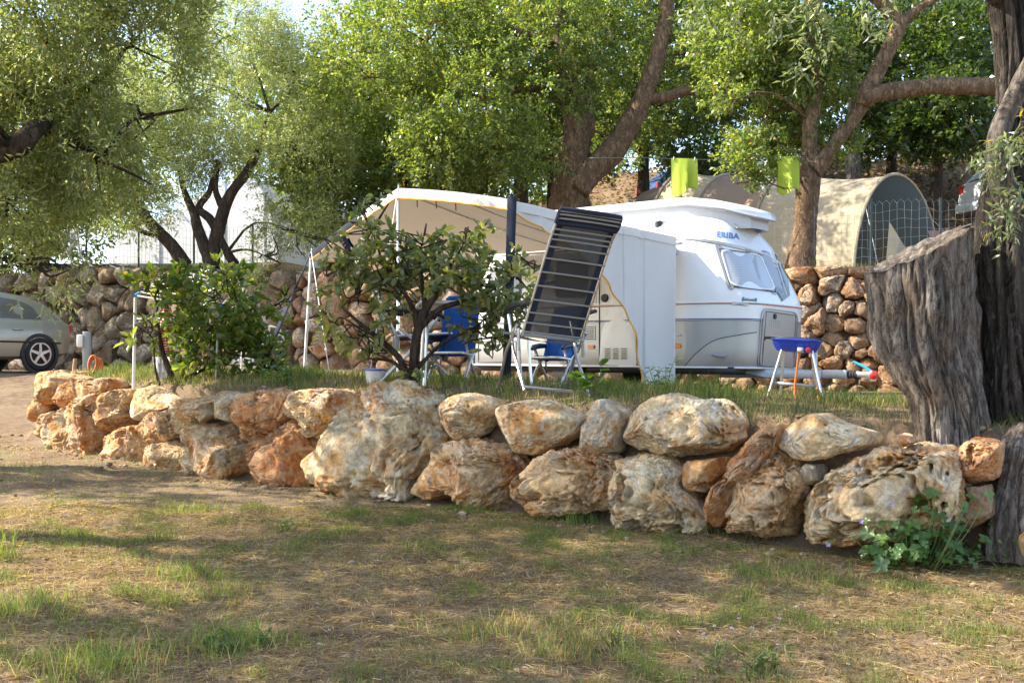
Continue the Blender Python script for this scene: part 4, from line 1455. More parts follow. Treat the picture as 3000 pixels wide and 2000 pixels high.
g.lathe([(.02, -.03), (.1, -.03), (.1, .03), (.02, .03)], cx_(.55, -.12, -.02), CT, 16)
g.build('jockey_wheel', M['steel'], caravan, True)

# ================================================================== awning
A0 = cx_(-.88, -.99, 1.885)
A1 = cx_(-4.1, -.96, 1.885)
RC = P(1492, 583, 12.03)
PK = P(1166, 551, 13.06)
LC = P(912, 737, 14.1)
awning = empty('sun_awning', Vector((RC.x, RC.y, gz(RC.x, RC.y))), 0, 'white canvas sun awning with orange piping stretched from the caravan', 'awning')


def edge_pt(s):
    """outer edge, right corner to left corner"""
    k = .56
    if s < k:
        a = s / k
        p = RC.lerp(PK, a)
        p.z += .02 * math.sin(math.pi * a)
    else:
        a = (s - k) / (1 - k)
        p = PK.lerp(LC, a)
        p.z += .03 * math.sin(math.pi * a)
    return p


NS, NR = 44, 22
rows = []
for j in range(NR + 1):
    r_ = j / NR
    row = []
    for i in range(NS + 1):
        s = i / NS
        a = A0.lerp(A1, s)
        b = edge_pt(s)
        p = a.lerp(b, r_)
        p.z += -.10 * math.sin(math.pi * r_) * (.4 + .6 * abs(math.sin(math.pi * s * 1.78))) + .012 * math.sin(9 * s * math.pi) * math.sin(math.pi * r_)
        row.append(p)
    rows.append(row)
g = MB()
g.grid(rows)
g.build('canopy', M['canvas'], awning, True, fixn=False)
# valance with piping along the outer edge
OUT = Vector((-.643, -.766, 0))
ev = [edge_pt(i / 60) for i in range(61)]
low = [p + Vector((0, 0, -.115)) + OUT * (.015 + .01 * math.sin(i * 1.3)) for i, p in enumerate(ev)]
mid = [p.lerp(q, .5) + OUT * .012 for p, q in zip(ev, low)]
KS = 45
g = MB()
g.grid([ev[:KS + 1], mid[:KS + 1], low[:KS + 1]])
g.build('valance', M['canvas_wall'], awning, True, fixn=False)
g = MB()
g.grid([ev[KS:], mid[KS:], low[KS:]])
g.build('dark_valance', M['navy_cloth'], awning, True, fixn=False)
g = MB()
g.tube([q + OUT * .004 for q in low], .010, 6)
g.build('piping', M['orange_piping'], awning, True)
# left end strip of cloth and piping
g = MB()
le = [LC.lerp(A1, i / 16) + Vector((0, 0, -.06 * math.sin(math.pi * i / 16))) for i in range(17)]
g.grid([le, [p + Vector((0, 0, -.10)) for p in le]])
g.build('end_valance', M['canvas'], awning, True, fixn=False)
g = MB()
g.tube([p + Vector((0, 0, -.105)) for p in le], .010, 6)
g.build('piping', M['orange_piping'], awning, True)
# end wall with the curved cut-out
pn = (A0 - RC)
pn = Vector((pn.y, -pn.x, 0)).normalized()


def onplane(px, py):
    d = P(px, py, 1.0) - EYEP
    return EYEP + d * ((RC - EYEP).dot(pn) / d.dot(pn))


ac = smooth_path([(1508, 626), (1567, 660), (1605, 679), (1694, 738), (1736, 776), (1761, 803), (1795, 851), (1828, 906), (1854, 965), (1870, 1045), (1883, 1117), (1888, 1152)], 5)
top = lambda x: 588 + (x - 1500) * (693 - 588) / 470.0
cols = [((x, top(x)), (x, y)) for x, y in ac] + [((x, top(x)), (x, 1152)) for x in (1905, 1925, 1945, 1962, 1976)]
rows = []
NJ = 14
for j in range(NJ + 1):
    row = []
    for i, (a, b) in enumerate(cols):
        s = j / NJ
        p = onplane(a[0], a[1] + (b[1] - a[1]) * s)
        p = p + pn * (.018 * math.sin(i * .9 + 2.0 * s) * s + .015 * math.sin(i * .35))
        row.append(p)
    rows.append(row)
g = MB()
g.grid(rows)
g.build('end_wall', M['canvas_wall'], awning, True, fixn=False)
g = MB()
g.tube([r_ + pn * .004 for r_ in rows[-1][:len(ac)]], .010, 6)
g.build('piping', M['orange_piping'], awning, True)
g = MB()
g.tube([r_[-1] for r_ in rows], .009, 6)
g.build('edge_seam', M['white_plastic'], awning, True)
g = MB()
g.tube([onplane(1826, y) + pn * .012 for y in np.linspace(672, 905, 12)], .004, 5)
g.build('seam', M['canvas'], awning, True)
# strip above the wall where the roof turns down
g = MB()
g.grid([[rows[0][i] + pn * .006 for i in range(len(cols))], [rows[0][i] + pn * .012 + Vector((0, 0, -.105)) for i in range(len(cols))]])
g.build('hem', M['canvas'], awning, True, fixn=False)
# poles
def vpole(p, r, name, mat, lean=(0, 0)):
    q = Vector((p.x + lean[0], p.y + lean[1], 0))
    q.z = gz(q.x, q.y) - .05
    g = MB()
    g.tube([q, q.lerp(p, .45)], r * 1.18, 8)
    g.tube([q.lerp(p, .45), p], r, 8)
    g.lathe([(r * 1.6, -.02), (r * 1.6, .03)], q.lerp(p, .45), p - q, 10)
    g.tube([p, p + Vector((0, 0, .05))], r * .5, 6)
    return g.build(name, mat, awning, True)


vpole(LC + Vector((0, 0, -.01)), .016, 'pole', M['alu_tube'], (-.09, 0))
vpole(PK + Vector((0, .02, -.01)), .016, 'pole', M['alu_tube'])
vpole(RC + Vector((.0, .03, -.01)), .014, 'pole', M['alu_tube'], (-.05, 0))
q = Vector((RC.x - .03, RC.y - .02, gz(RC.x, RC.y) + .02))
g = MB()
tp = RC + Vector((.03, -.02, .03))
g.slab([q + Vector((-.045, 0, 0)), q + Vector((.045, 0, 0)), tp + Vector((.05, 0, 0)), tp + Vector((-.05, 0, 0))], (0, .02, 0))
g.build('dark_strap', M['navy_cloth'], awning)
g = MB()
for s in (.02, .30, .56, .98):
    a, b = A0.lerp(A1, s), edge_pt(s)
    g.tube([a.lerp(b, k / 8) + Vector((0, 0, -.025 - .10 * math.sin(math.pi * k / 8) * (.4 + .6 * abs(math.sin(math.pi * s * 1.78))))) for k in range(9)], .010, 6)
    o = g.build('rafter', M['alu_tube'], awning, True)
    g = MB()
# straps and guy lines
g = MB()
e = Vector(P(752, 1108, 12.3))
e.z = gz(e.x, e.y)
d = (e - LC).normalized()
sd = Vector((.045, 0, 0))
m_ = LC.lerp(e, .35)
g.slab([LC - sd * .15, LC + sd * .15, m_ + sd * .3, m_ - sd * .3], (0, .01, 0))
g.slab([m_ - sd * .3, m_ + sd * .3, e + sd, e - sd], (0, .01, 0))
g.build('storm_strap', M['navy_cloth'], awning)
for (top_, bx, by, Yb) in ((LC, 968, 1105, 12.6), (PK, 1080, 1110, 11.6)):
    g = MB()
    e = P(bx, by, Yb)
    e.z = gz(e.x, e.y)
    g.tube([top_, e], .005, 5)
    kn = top_.lerp(e, .78)
    g.lathe([(.0, -.02), (.02, 0), (0, .02)], kn, (0, 0, 1), 6)
    g.build('guy_line', M['white_plastic'], awning)
for i, s in enumerate((.33, .36, .47)):
    g = MB()
    p = edge_pt(1 - s) if False else edge_pt(.56 - .10 * i - .1)
    g.tube([p + Vector((0, .05, -.11)), p + Vector((.005, .05, -.2))], .006, 5)
    g.build('strap', M['navy_cloth'], awning)
# ================================================================== old olive: hollow stump and leaning trunk
def gnarled(name, prof, n=150, seed=1, fur=.10, kfur=9, parent=None, mat=None, cap=True, twist=.5, knob=.08, topcut=None):
    """prof rows: (centre Vector, rx, ry, turn); deep vertical furrows; returns mesh object"""
    a = smooth_path([(*c, rx, ry, ph) for c, rx, ry, ph in prof], 14)
    m = len(a)
    th = np.linspace(0, 2 * math.pi, n, endpoint=False)
    T, I = np.meshgrid(th, np.arange(m))
    h = np.repeat(np.linspace(0, 1, m)[:, None], n, 1)
    hz = a[:, 2][:, None] + 0 * T
    q = np.stack([np.cos(T).ravel() * kfur * .35, np.sin(T).ravel() * kfur * .35, (hz * 0.9).ravel()], 1)
    warp = fbm(q * .6 + seed, 2) * .5
    q2 = np.stack([np.cos(T.ravel() + twist * hz.ravel() + warp * .35) * kfur * .4, np.sin(T.ravel() + twist * hz.ravel() + warp * .35) * kfur * .4, hz.ravel() * .55], 1)
    rid = np.abs(fbm(q2 * 1.3 + seed * 3, 3))
    groove = np.exp(-(rid / .11) ** 2)
    q3 = np.stack([np.cos(T).ravel() * 1.6, np.sin(T).ravel() * 1.6, hz.ravel() * 1.7], 1)
    lump = fbm(q3 + seed * 5, 3)
    q4 = np.stack([np.cos(T).ravel() * 7, np.sin(T).ravel() * 7, hz.ravel() * 5], 1)
    fine = fbm(q4 + seed, 3)
    fade = (1 - .75 * np.clip((h - .6) / .3, 0, 1)).ravel() if topcut is not None else 1.0
    lump = lump * (fade if topcut is not None else 1.0)
    k = (1 + knob * 2.2 * lump - fur * 1.7 * groove * fade + .03 * fine).reshape(m, n)
    X = a[:, 0][:, None] + a[:, 3][:, None] * k * np.cos(T + a[:, 5][:, None])
    Y = a[:, 1][:, None] + a[:, 4][:, None] * k * np.sin(T + a[:, 5][:, None])
    Z = hz.copy()
    if topcut is not None:
        Z = topcut(X, Y, Z, h)
    v = np.stack([X.ravel(), Y.ravel(), Z.ravel()], 1)
    i0 = (np.arange(m - 1)[:, None] * n + np.arange(n)[None])
    i1 = (np.arange(m - 1)[:, None] * n + (np.arange(n)[None] + 1) % n)
    f = np.stack([i0, i1, i1 + n, i0 + n], -1).reshape(-1, 4).tolist()
    if cap:
        # sunken, splintery top
        c = v[(m - 1) * n:].mean(0)
        base = len(v)
        ex = []
        for s_, dz in ((.72, -.03), (.4, -.09), (.08, -.13)):
            ring_ = c + (v[(m - 1) * n:] - c) * np.array([s_, s_, 1 - (1 - s_) * .3])
            ring_[:, 2] += dz * .7 + .012 * fbm(ring_ * 14, 2)
            ex.append(ring_)
        v = np.concatenate([v] + ex)
        for j in range(3):
            lo = (m - 1 + j) * n
            for i in range(n):
                f.append([lo + i, lo + (i + 1) % n, lo + n + (i + 1) % n, lo + n + i])
        f.append(list(range((m + 2) * n, (m + 3) * n)))
    o = put(name, np_mesh(name, v, f, True), mat or M['bark_olive'])
    if parent is not None: wchild(o, parent)
    return o


OY = 7.05
ob_ = P(2860, 1290, OY)
ob_.z = gz(ob_.x, ob_.y)
olive = empty('old_olive_tree', ob_, 0, 'ancient olive with deeply furrowed trunk and sawn hollow stump at right', 'tree')


def oc(px, py, Y=OY): return P(px, py, Y)


def cutf(X, Y, Z, h):
    # slanting sawn top, higher on the right
    top = P(2680, 742, OY + .1).z + (X - P(2680, 742, OY).x) * .50 + .006 * np.sin(X * 60) + .005 * np.sin(Y * 45)
    return np.where(h > .75, np.minimum(Z + (h - .75) * .8, top + (Y - OY) * .1), np.minimum(Z, top))


gnarled('stump', [(oc(2800, 1360), .27, .26, 0), (oc(2785, 1270), .24, .24, .1), (oc(2768, 1180), .225, .24, .2), (oc(2742, 1110), .265, .25, .25), (oc(2712, 1010), .295, .26, .3), (oc(2705, 890), .305, .27, .35), (oc(2700, 800), .315, .27, .4), (oc(2695, 730), .31, .26, .4), (oc(2697, 690), .30, .25, .4)],
        200, 3, .085, 8, olive, topcut=cutf, twist=.25, knob=.10)
gnarled('trunk', [(oc(2980, 1370, 7.2), .30, .32, 0), (oc(2975, 1250, 7.2), .265, .30, 0), (oc(2968, 1000, 7.2), .245, .28, .2), (oc(2962, 800, 7.2), .24, .25, .4), (oc(2962, 620, 7.2), .195, .21, .6), (oc(2972, 480, 7.2), .15, .16, .8), (oc(2978, 330, 7.2), .13, .135, .9), (oc(2978, 150, 7.2), .13, .13, 1.0), (oc(2960, -30, 7.2), .14, .14, 1.1), (oc(2900, -250, 7.2), .13, .13, 1.2), (oc(2820, -500, 7.1), .1, .1, 1.2)],
        170, 5, .10, 8, olive, mat=M['bark_old'], cap=True, twist=.6)
gnarled('root', [(oc(2975, 1640, 6.55), .17, .17, 0), (oc(2965, 1520, 6.55), .145, .16, .1), (oc(2975, 1400, 6.6), .13, .15, .2), (oc(2990, 1300, 6.65), .11, .13, .3), (oc(3010, 1235, 6.75), .07, .09, .3)], 110, 9, .12, 6, olive, knob=.14)
limbs_ = [[(oc(2985, 640, 7.1), .08), (oc(2930, 520, 7.02), .07), (oc(2925, 400, 7.0), .06), (oc(2965, 300, 7.0), .055), (oc(3040, 150, 6.9), .05)],
          [(oc(2940, -30, 7.2), .11), (oc(2750, -250, 6.6), .09), (oc(2450, -420, 6.2), .07), (oc(2000, -560, 5.9), .05), (oc(1500, -650, 5.8), .03)],
          [(oc(2900, -250, 7.2), .1), (oc(2800, -450, 8.0), .08), (oc(2400, -600, 8.8), .06), (oc(1900, -650, 9.3), .04)],
          [(oc(2950, 330, 7.2), .07), (oc(3150, 100, 6.9), .06), (oc(3400, -100, 6.5), .05)]]
o = put('branches', bark_tubes(limbs_, 77, .12, 10), M['bark_olive'])
wchild(o, olive)
o['kind'] = 'stuff'
r = np.random.default_rng(88)


def hang(px0, py0, px1, py1, Y, n):
    a = np.array(P(px0, py0, Y))
    b = np.array(P(px1, py1, Y))
    t_ = r.uniform(0, 1, n)[:, None]
    return a + (b - a) * t_ + r.normal(size=(n, 3)) * .02, np.tile((b - a) / np.linalg.norm(b - a), (n, 1)) + r.normal(size=(n, 3)) * .35


sp = [hang(*q) for q in ((2990, 380, 2880, 520, 6.8, 12), (2960, 520, 2935, 720, 6.75, 12), (2830, 360, 2890, 480, 6.85, 8), (3000, 330, 2960, 460, 6.7, 12), (2985, 560, 2960, 640, 6.7, 8),
                             (2420, -30, 2330, 210, 7.6, 10), (2350, -20, 2420, 120, 7.4, 12), (2180, -40, 2120, 110, 7.2, 9), (2520, -40, 2560, 90, 7.3, 12), (2250, -40, 2290, 100, 7.0, 9), (2440, 150, 2330, 230, 7.6, 9),
                             (2640, -40, 2600, 60, 7.0, 8), (2060, -40, 2030, 60, 7.0, 8))]
LEAF['olive_near'] = dict(LEAF['olive'], L=.062, W=.016, k=8, tw=.13, cols=[(.18, .21, .13), (.15, .185, .10), (.22, .24, .16), (.12, .155, .08)], droop=.1)
ex = (np.concatenate([a for a, b in sp]), np.concatenate([b for a, b in sp]))
cm = crown_mesh([((-.1 + 2.2, 6.3, 4.1), (1.7, 1.5, .8), 1100), ((.2, 5.9, 4.4), (1.5, 1.2, .8), 800), ((1.5, 8.8, 4.6), (1.6, 1.4, .8), 900), ((4.2, 6.6, 3.7), (1.2, 1.3, 1.0), 500), ((-1.6, 7.2, 4.7), (1.3, 1.3, .6), 420)], 'olive_near', 41, -.05, .9, ex)
wchild(put('crown', cm, M['leaf_olive']), olive)
# thin hanging twigs carrying those sprays
g = MB()
for q in ((2990, 380, 2880, 520, 6.8), (2960, 520, 2935, 720, 6.75), (3000, 330, 2960, 460, 6.7), (2420, -30, 2330, 210, 7.6), (2440, 150, 2330, 230, 7.6), (2830, 360, 2890, 480, 6.85), (2350, -20, 2420, 120, 7.4)):
    a, b = P(q[0], q[1], q[4]), P(q[2], q[3], q[4])
    g.tube([a, a.lerp(b, .5) + Vector((.01, 0, .01)), b], [.006, .004, .002], 5)
o = g.build('twigs', M['bark_dark'], olive)
o['kind'] = 'stuff'

# ================================================================== camping chairs
t = NT('black_mesh_fabric')
co = coords(t)
wv = t.n('TexNoise', {'Vector': co, 'Scale': 25.0, 'Detail': 3.0})
p_ = t.n('BsdfPrincipled', {'Base Color': (.028, .028, .03), 'Roughness': .8})
tr_ = t.n('BsdfTransparent')
M['mesh_cloth'] = t.finish(t.n('MixShader', {0: t.math('ADD', t.math('MULTIPLY', wv.outputs[0], .06), .90), 1: tr_, 2: p_}))
M['slat_grey'] = plain('grey_slat_piping', (.27, .25, .22), .6)


def make_chair(label, origin, sdir, style='slat', roll=0.0, recl=1.0, lean=0.0, size=1.0):
    sd = Vector((*sdir, 0)).normalized()
    fd = Vector((-sd.y, sd.x, 0))
    og = Vector(origin)
    root = empty('camping_chair', og, 0, label, 'chair', 'camping chairs under the awning')

    def L(a, b, c): return og + (sd * (a + lean * max(0, c - .42)) + fd * b + Vector((0, 0, c - roll * a))) * size
    prof = [(0.0, .42), (-.08 * recl, .60), (-.20 * recl, .85), (-.31 * recl, 1.08), (-.37 * recl, 1.18), (-.45 * recl, 1.27), (-.48 * recl, 1.33)]
    pr = smooth_path(prof, 6)

    def back(a, s):
        i = s * (len(pr) - 1)
        k = min(int(i), len(pr) - 2)
        q = pr[k] + (pr[k + 1] - pr[k]) * (i - k)
        return L(a, q[0], q[1])
    hw = .235
    if style == 'slat':
        g = MB()
        g.grid([[back(-hw + .05 + (2 * hw - .1) * i / 6, s) + fd * (-.012 * math.sin(math.pi * i / 6)) for i in range(7)] for s in np.linspace(.02, .78, 16)])
        bk = g.build('backrest', M['mesh_cloth'], root, True, fixn=False)
        for e in (-1, 1):
            g = MB()
            g.grid([[back(e * (hw - .055), s) - fd * .004, back(e * hw, s) - fd * .004] for s in np.linspace(.02, .78, 16)])
            g.build('side_band', M['navy_cloth'], bk, True)
        g = MB()
        rows = []
        for s in np.linspace(.77, 1, 9):
            rows.append([back(-hw + 2 * hw * i / 8, s) + fd * (-.03 * math.sin(math.pi * i / 8)) for i in range(9)])
        g.grid(rows)
        g.grid([[q + fd * .045 for q in rw] for rw in rows])
        rim_a = [rows[j][0] for j in range(9)] + rows[-1][1:] + [rows[j][-1] for j in range(7, -1, -1)] + rows[0][-2:0:-1]
        g.tube(rim_a + [rim_a[0]], .02, 6, False)
        hd = g.build('headrest', M['navy_cloth'], bk, True)
        for j in range(15):
            s = .03 + .93 * j / 14
            g = MB()
            g.tube([back(-hw - .004 + (2 * hw + .008) * i / 6, s) + fd * (-.014 - .02 * math.sin(math.pi * i / 6) * (1 if s > .76 else .6)) for i in range(7)], .0075, 6)
            g.build('slat', M['slat_grey'], bk, True)
        g = MB()
        g.grid([[L(-hw + 2 * hw * i / 6, b, .42 + .03 * (b / .48) - .03 * math.sin(math.pi * i / 6)) for i in range(7)] for b in np.linspace(0, .48, 8)])
        g.build('seat', M['mesh_cloth'], root, True, fixn=False)
    else:
        g = MB()
        rows = []
        for s in np.linspace(.0, .86, 14):
            rows.append([back(-hw + 2 * hw * i / 8, s) for i in range(9)])
        th = fd * .06
        g.grid([[q - fd * (.02 * math.sin(math.pi * i / 8)) for i, q in enumerate(rw)] for rw in rows])
        g.grid([[q + th * (.7 + .3 * math.sin(math.pi * i / 8)) for i, q in enumerate(rw)] for rw in rows])
        g.tube([rw[0] + th * .5 for rw in rows], .03, 8)
        g.tube([rw[-1] + th * .5 for rw in rows], .03, 8)
        g.tube([q + th * .5 for q in rows[-1]], .03, 8)
        bk = g.build('back_cushion', M['blue_cloth'], root, True)
        rr_ = random.Random(4)
        for j in range(8):
            a, s = rr_.uniform(-.19, .19), rr_.uniform(.1, .8)
            g = MB()
            c = back(a, s)
            for sg in (1,):
                cc = c + fd * .074 * size
                g.box(cc, (.05 * size, .008, .05 * size), Matrix((sd, fd, Vector((0, 0, 1)))).transposed())
            g.build('printed_square', M['orange_piping'], bk)
        g = MB()
        g.box(L(0, .26, .46), (.47 * size, .5 * size, .07 * size), Matrix((sd, fd, Vector((0, 0, 1)))).transposed(), .025)
        g.build('seat_cushion', M['blue_cloth'], root, True)
    for e in (-1, 1):
        x = e * .262
        g = MB()
        g.tube([L(e * hw, pr[i][0], pr[i][1]) for i in range(0, len(pr) - 5, 3)], .011, 8)
        g.build('back_frame', M['alu_tube'], root, True)
        g = MB()
        g.tube([L(x, .0, .43), L(x, .50, .46)], .012, 8)
        g.build('seat_frame', M['alu_tube'], root, True)
        g = MB()
        g.tube([L(x, -.16, 0), L(x, .14, .30), L(x, .38, .60)], .0125, 8)
        g.build('leg', M['alu_tube'], root, True)
        g = MB()
        g.tube([L(x * 1.08, .52, 0), L(x * 1.08, .27, .30), L(x * 1.08, .02, .50)], .0125, 8)
        g.build('leg', M['alu_tube'], root, True)
        g = MB()
        g.tube([L(x * 1.05, -.14, .66), L(x * 1.08, .0, .665), L(x * 1.08, .2, .66), L(x * 1.08, .38, .635), L(x * 1.08, .44, .60)], [.014, .022, .026, .026, .014], 8)
        g.build('armrest', M['black'], root, True)
        g = MB()
        g.box(L(x, .0, .39), (.014, .045 * size, .17 * size), Matrix((sd, fd, Vector((0, 0, 1)))).transposed(), .006)
        g.build('hinge_plate', M['grey_plastic'], root)
    g = MB()
    g.tube([L(-.262, .0, .43), L(.262, .0, .43)], .012, 8)
    g.build('crossbar', M['alu_tube'], root, True)
    g = MB()
    g.tube([L(-.262, .50, .46), L(.262, .50, .46)], .012, 8)
    g.build('crossbar', M['alu_tube'], root, True)
    g = MB()
    g.tube([L(-.27, -.14, .03), L(.27, -.14, .03)], .010, 8)
    g.build('foot_bar', M['alu_tube'], root, True)
    return root


def onground(px, Y): 
    x = (px - 1500) / F * Y
    return Vector((x, Y, gz(x, Y)))


make_chair('tall black slatted camping chair seen from behind in front of the caravan', onground(1614, 8.8) + Vector((0, 0, .03)), (.96, .28), 'slat', .10, 1.0, .17)
make_chair('black camping chair seen edge-on, half hidden behind the middle shrub', onground(1160, 10.7), (.14, -.99), 'slat', 0)
make_chair('low blue cushioned chair with orange squares right of the shrub trunk', onground(1340, 10.7), (-.95, .3), 'cushion', 0, .7, 0, .64)
make_chair('low blue cushioned chair behind the tall slatted chair', onground(1640, 10.6), (-.85, .5), 'cushion', 0, .9, 0, .56)

# ---- camping table
tb = empty('camping_table', onground(1390, 10.0), 0, 'low grey camping table between the chairs under the awning', 'table')
tr0 = tb.location.copy()
Rt = Matrix.Rotation(math.radians(8), 3, 'Z')
g = MB()
g.box(tr0 + Vector((0, 0, .71)), (1.0, .65, .03), Rt, .01)
g.build('table_top', M['white_plastic'], tb)
for sx in (-1, 1):
    for sy in (-1, 1):
        g = MB()
        g.tube([tr0 + Rt @ Vector((sx * .42, sy * .26, .70)), tr0 + Rt @ Vector((sx * .46, sy * .3, 0))], .014, 8)
        g.build('leg', M['alu_tube'], tb, True)

# ---- bucket
b0 = onground(1100, 10.6) - Vector((0, 0, .04))
bk = empty('bucket', b0, 0, 'small white bucket with blue lid in the grass', 'bucket')
g = MB()
g.lathe([(.075, 0), (.095, .15), (.098, .16)], b0, (0, 0, 1), 20)
g.build('pail', M['white_plastic'], bk, True)
g = MB()
g.lathe([(.102, .155), (.102, .17), (.08, .18), (0, .18)], b0, (0, 0, 1), 20)
g.build('lid', M['blue_enamel'], bk, True)

# ---- gas grill
gb = P(2322, 1180, 9.15)
gb.z = gz(gb.x, gb.y)
grill = empty('gas_grill', gb, 0, 'blue portable gas grill on splayed metal legs with orange hose', 'grill')
Rg = Matrix.Rotation(math.radians(-14), 3, 'Z') @ Matrix.Rotation(math.radians(4), 3, 'Y')


def G(x, y, z): return gb + Rg @ Vector((x, y, z))


g = MB()
rows = []
for k_, z in ((.70, .40), (.80, .405), (.93, .45), (1.0, .485), (1.06, .49), (1.06, .50), (1.0, .505), (.9, .48), (.75, .44)):
    row = []
    for i in range(41):
        a = 2 * math.pi * i / 40
        c_, s_ = math.cos(a), math.sin(a)
        rr_ = (abs(c_) ** 4 + abs(s_) ** 4) ** -.25
        row.append(G(.195 * k_ * c_ * rr_, .15 * k_ * s_ * rr_, z))
    rows.append(row)
g.grid(rows)
g.add([G(.195 * .7 * math.cos(2 * math.pi * i / 40), .15 * .7 * math.sin(2 * math.pi * i / 40), .41) for i in range(40)], [tuple(range(40))])
g.build('basin', M['blue_enamel'], grill, True)
g = MB()
for i in range(11):
    x = -.17 + .034 * i
    g.tube([G(x, -.13, .512), G(x, .13, .512)], .005, 5)
g.tube([G(-.19, -.13, .508), G(.19, -.13, .508), G(.19, .13, .508), G(-.19, .13, .508), G(-.19, -.13, .508)], .007, 5)
g.build('grate', M['black'], grill)
g = MB()
g.tube([G(-.19, -.06, .505), G(-.25, -.05, .50), G(-.255, -.0, .485), G(-.25, .05, .50), G(-.19, .06, .505)], .01, 6)
g.build('handle', M['black'], grill, True)
for (a, b) in (((-.11, -.1), (-.20, -.17)), ((.12, -.1), (.235, -.17)), ((-.10, .1), (-.10, .17)), ((.12, .1), (.2, .17))):
    g = MB()
    q = G(b[0], b[1], 0)
    q.z = gz(q.x, q.y) - .01
    g.tube([G(a[0], a[1], .42), q], .012, 8)
    g.build('leg', M['alu_tube'], grill, True)
g = MB()
g.box(G(0, -.135, .14), (.34, .02, .025), Rg)
g.build('brace', M['steel'], grill)
g = MB()
g.box(G(.03, -.16, .415), (.05, .04, .045), Rg, .008)
g.build('valve', M['alu_tube'], grill, True)
g = MB()
g.lathe([(.0, .03), (.02, .028), (.022, 0)][::-1], G(.09, -.15, .42), Rg @ Vector((0, -1, 0)), 12)
g.build('knob', M['red'], grill, True)
g = MB()
hs = smooth_path([G(.02, -.165, .40), G(.015, -.17, .25), G(.01, -.17, .12), G(.03, -.19, .02), G(.12, -.20, .0), G(.19, -.16, .05), G(.17, -.1, .13), G(.08, -.06, .14), G(.0, .02, .1), G(.2, .2, .01)], 6)
g.tube([Vector(q) for q in hs], .009, 7)
g.build('gas_hose', M['orange_hose'], grill, True)

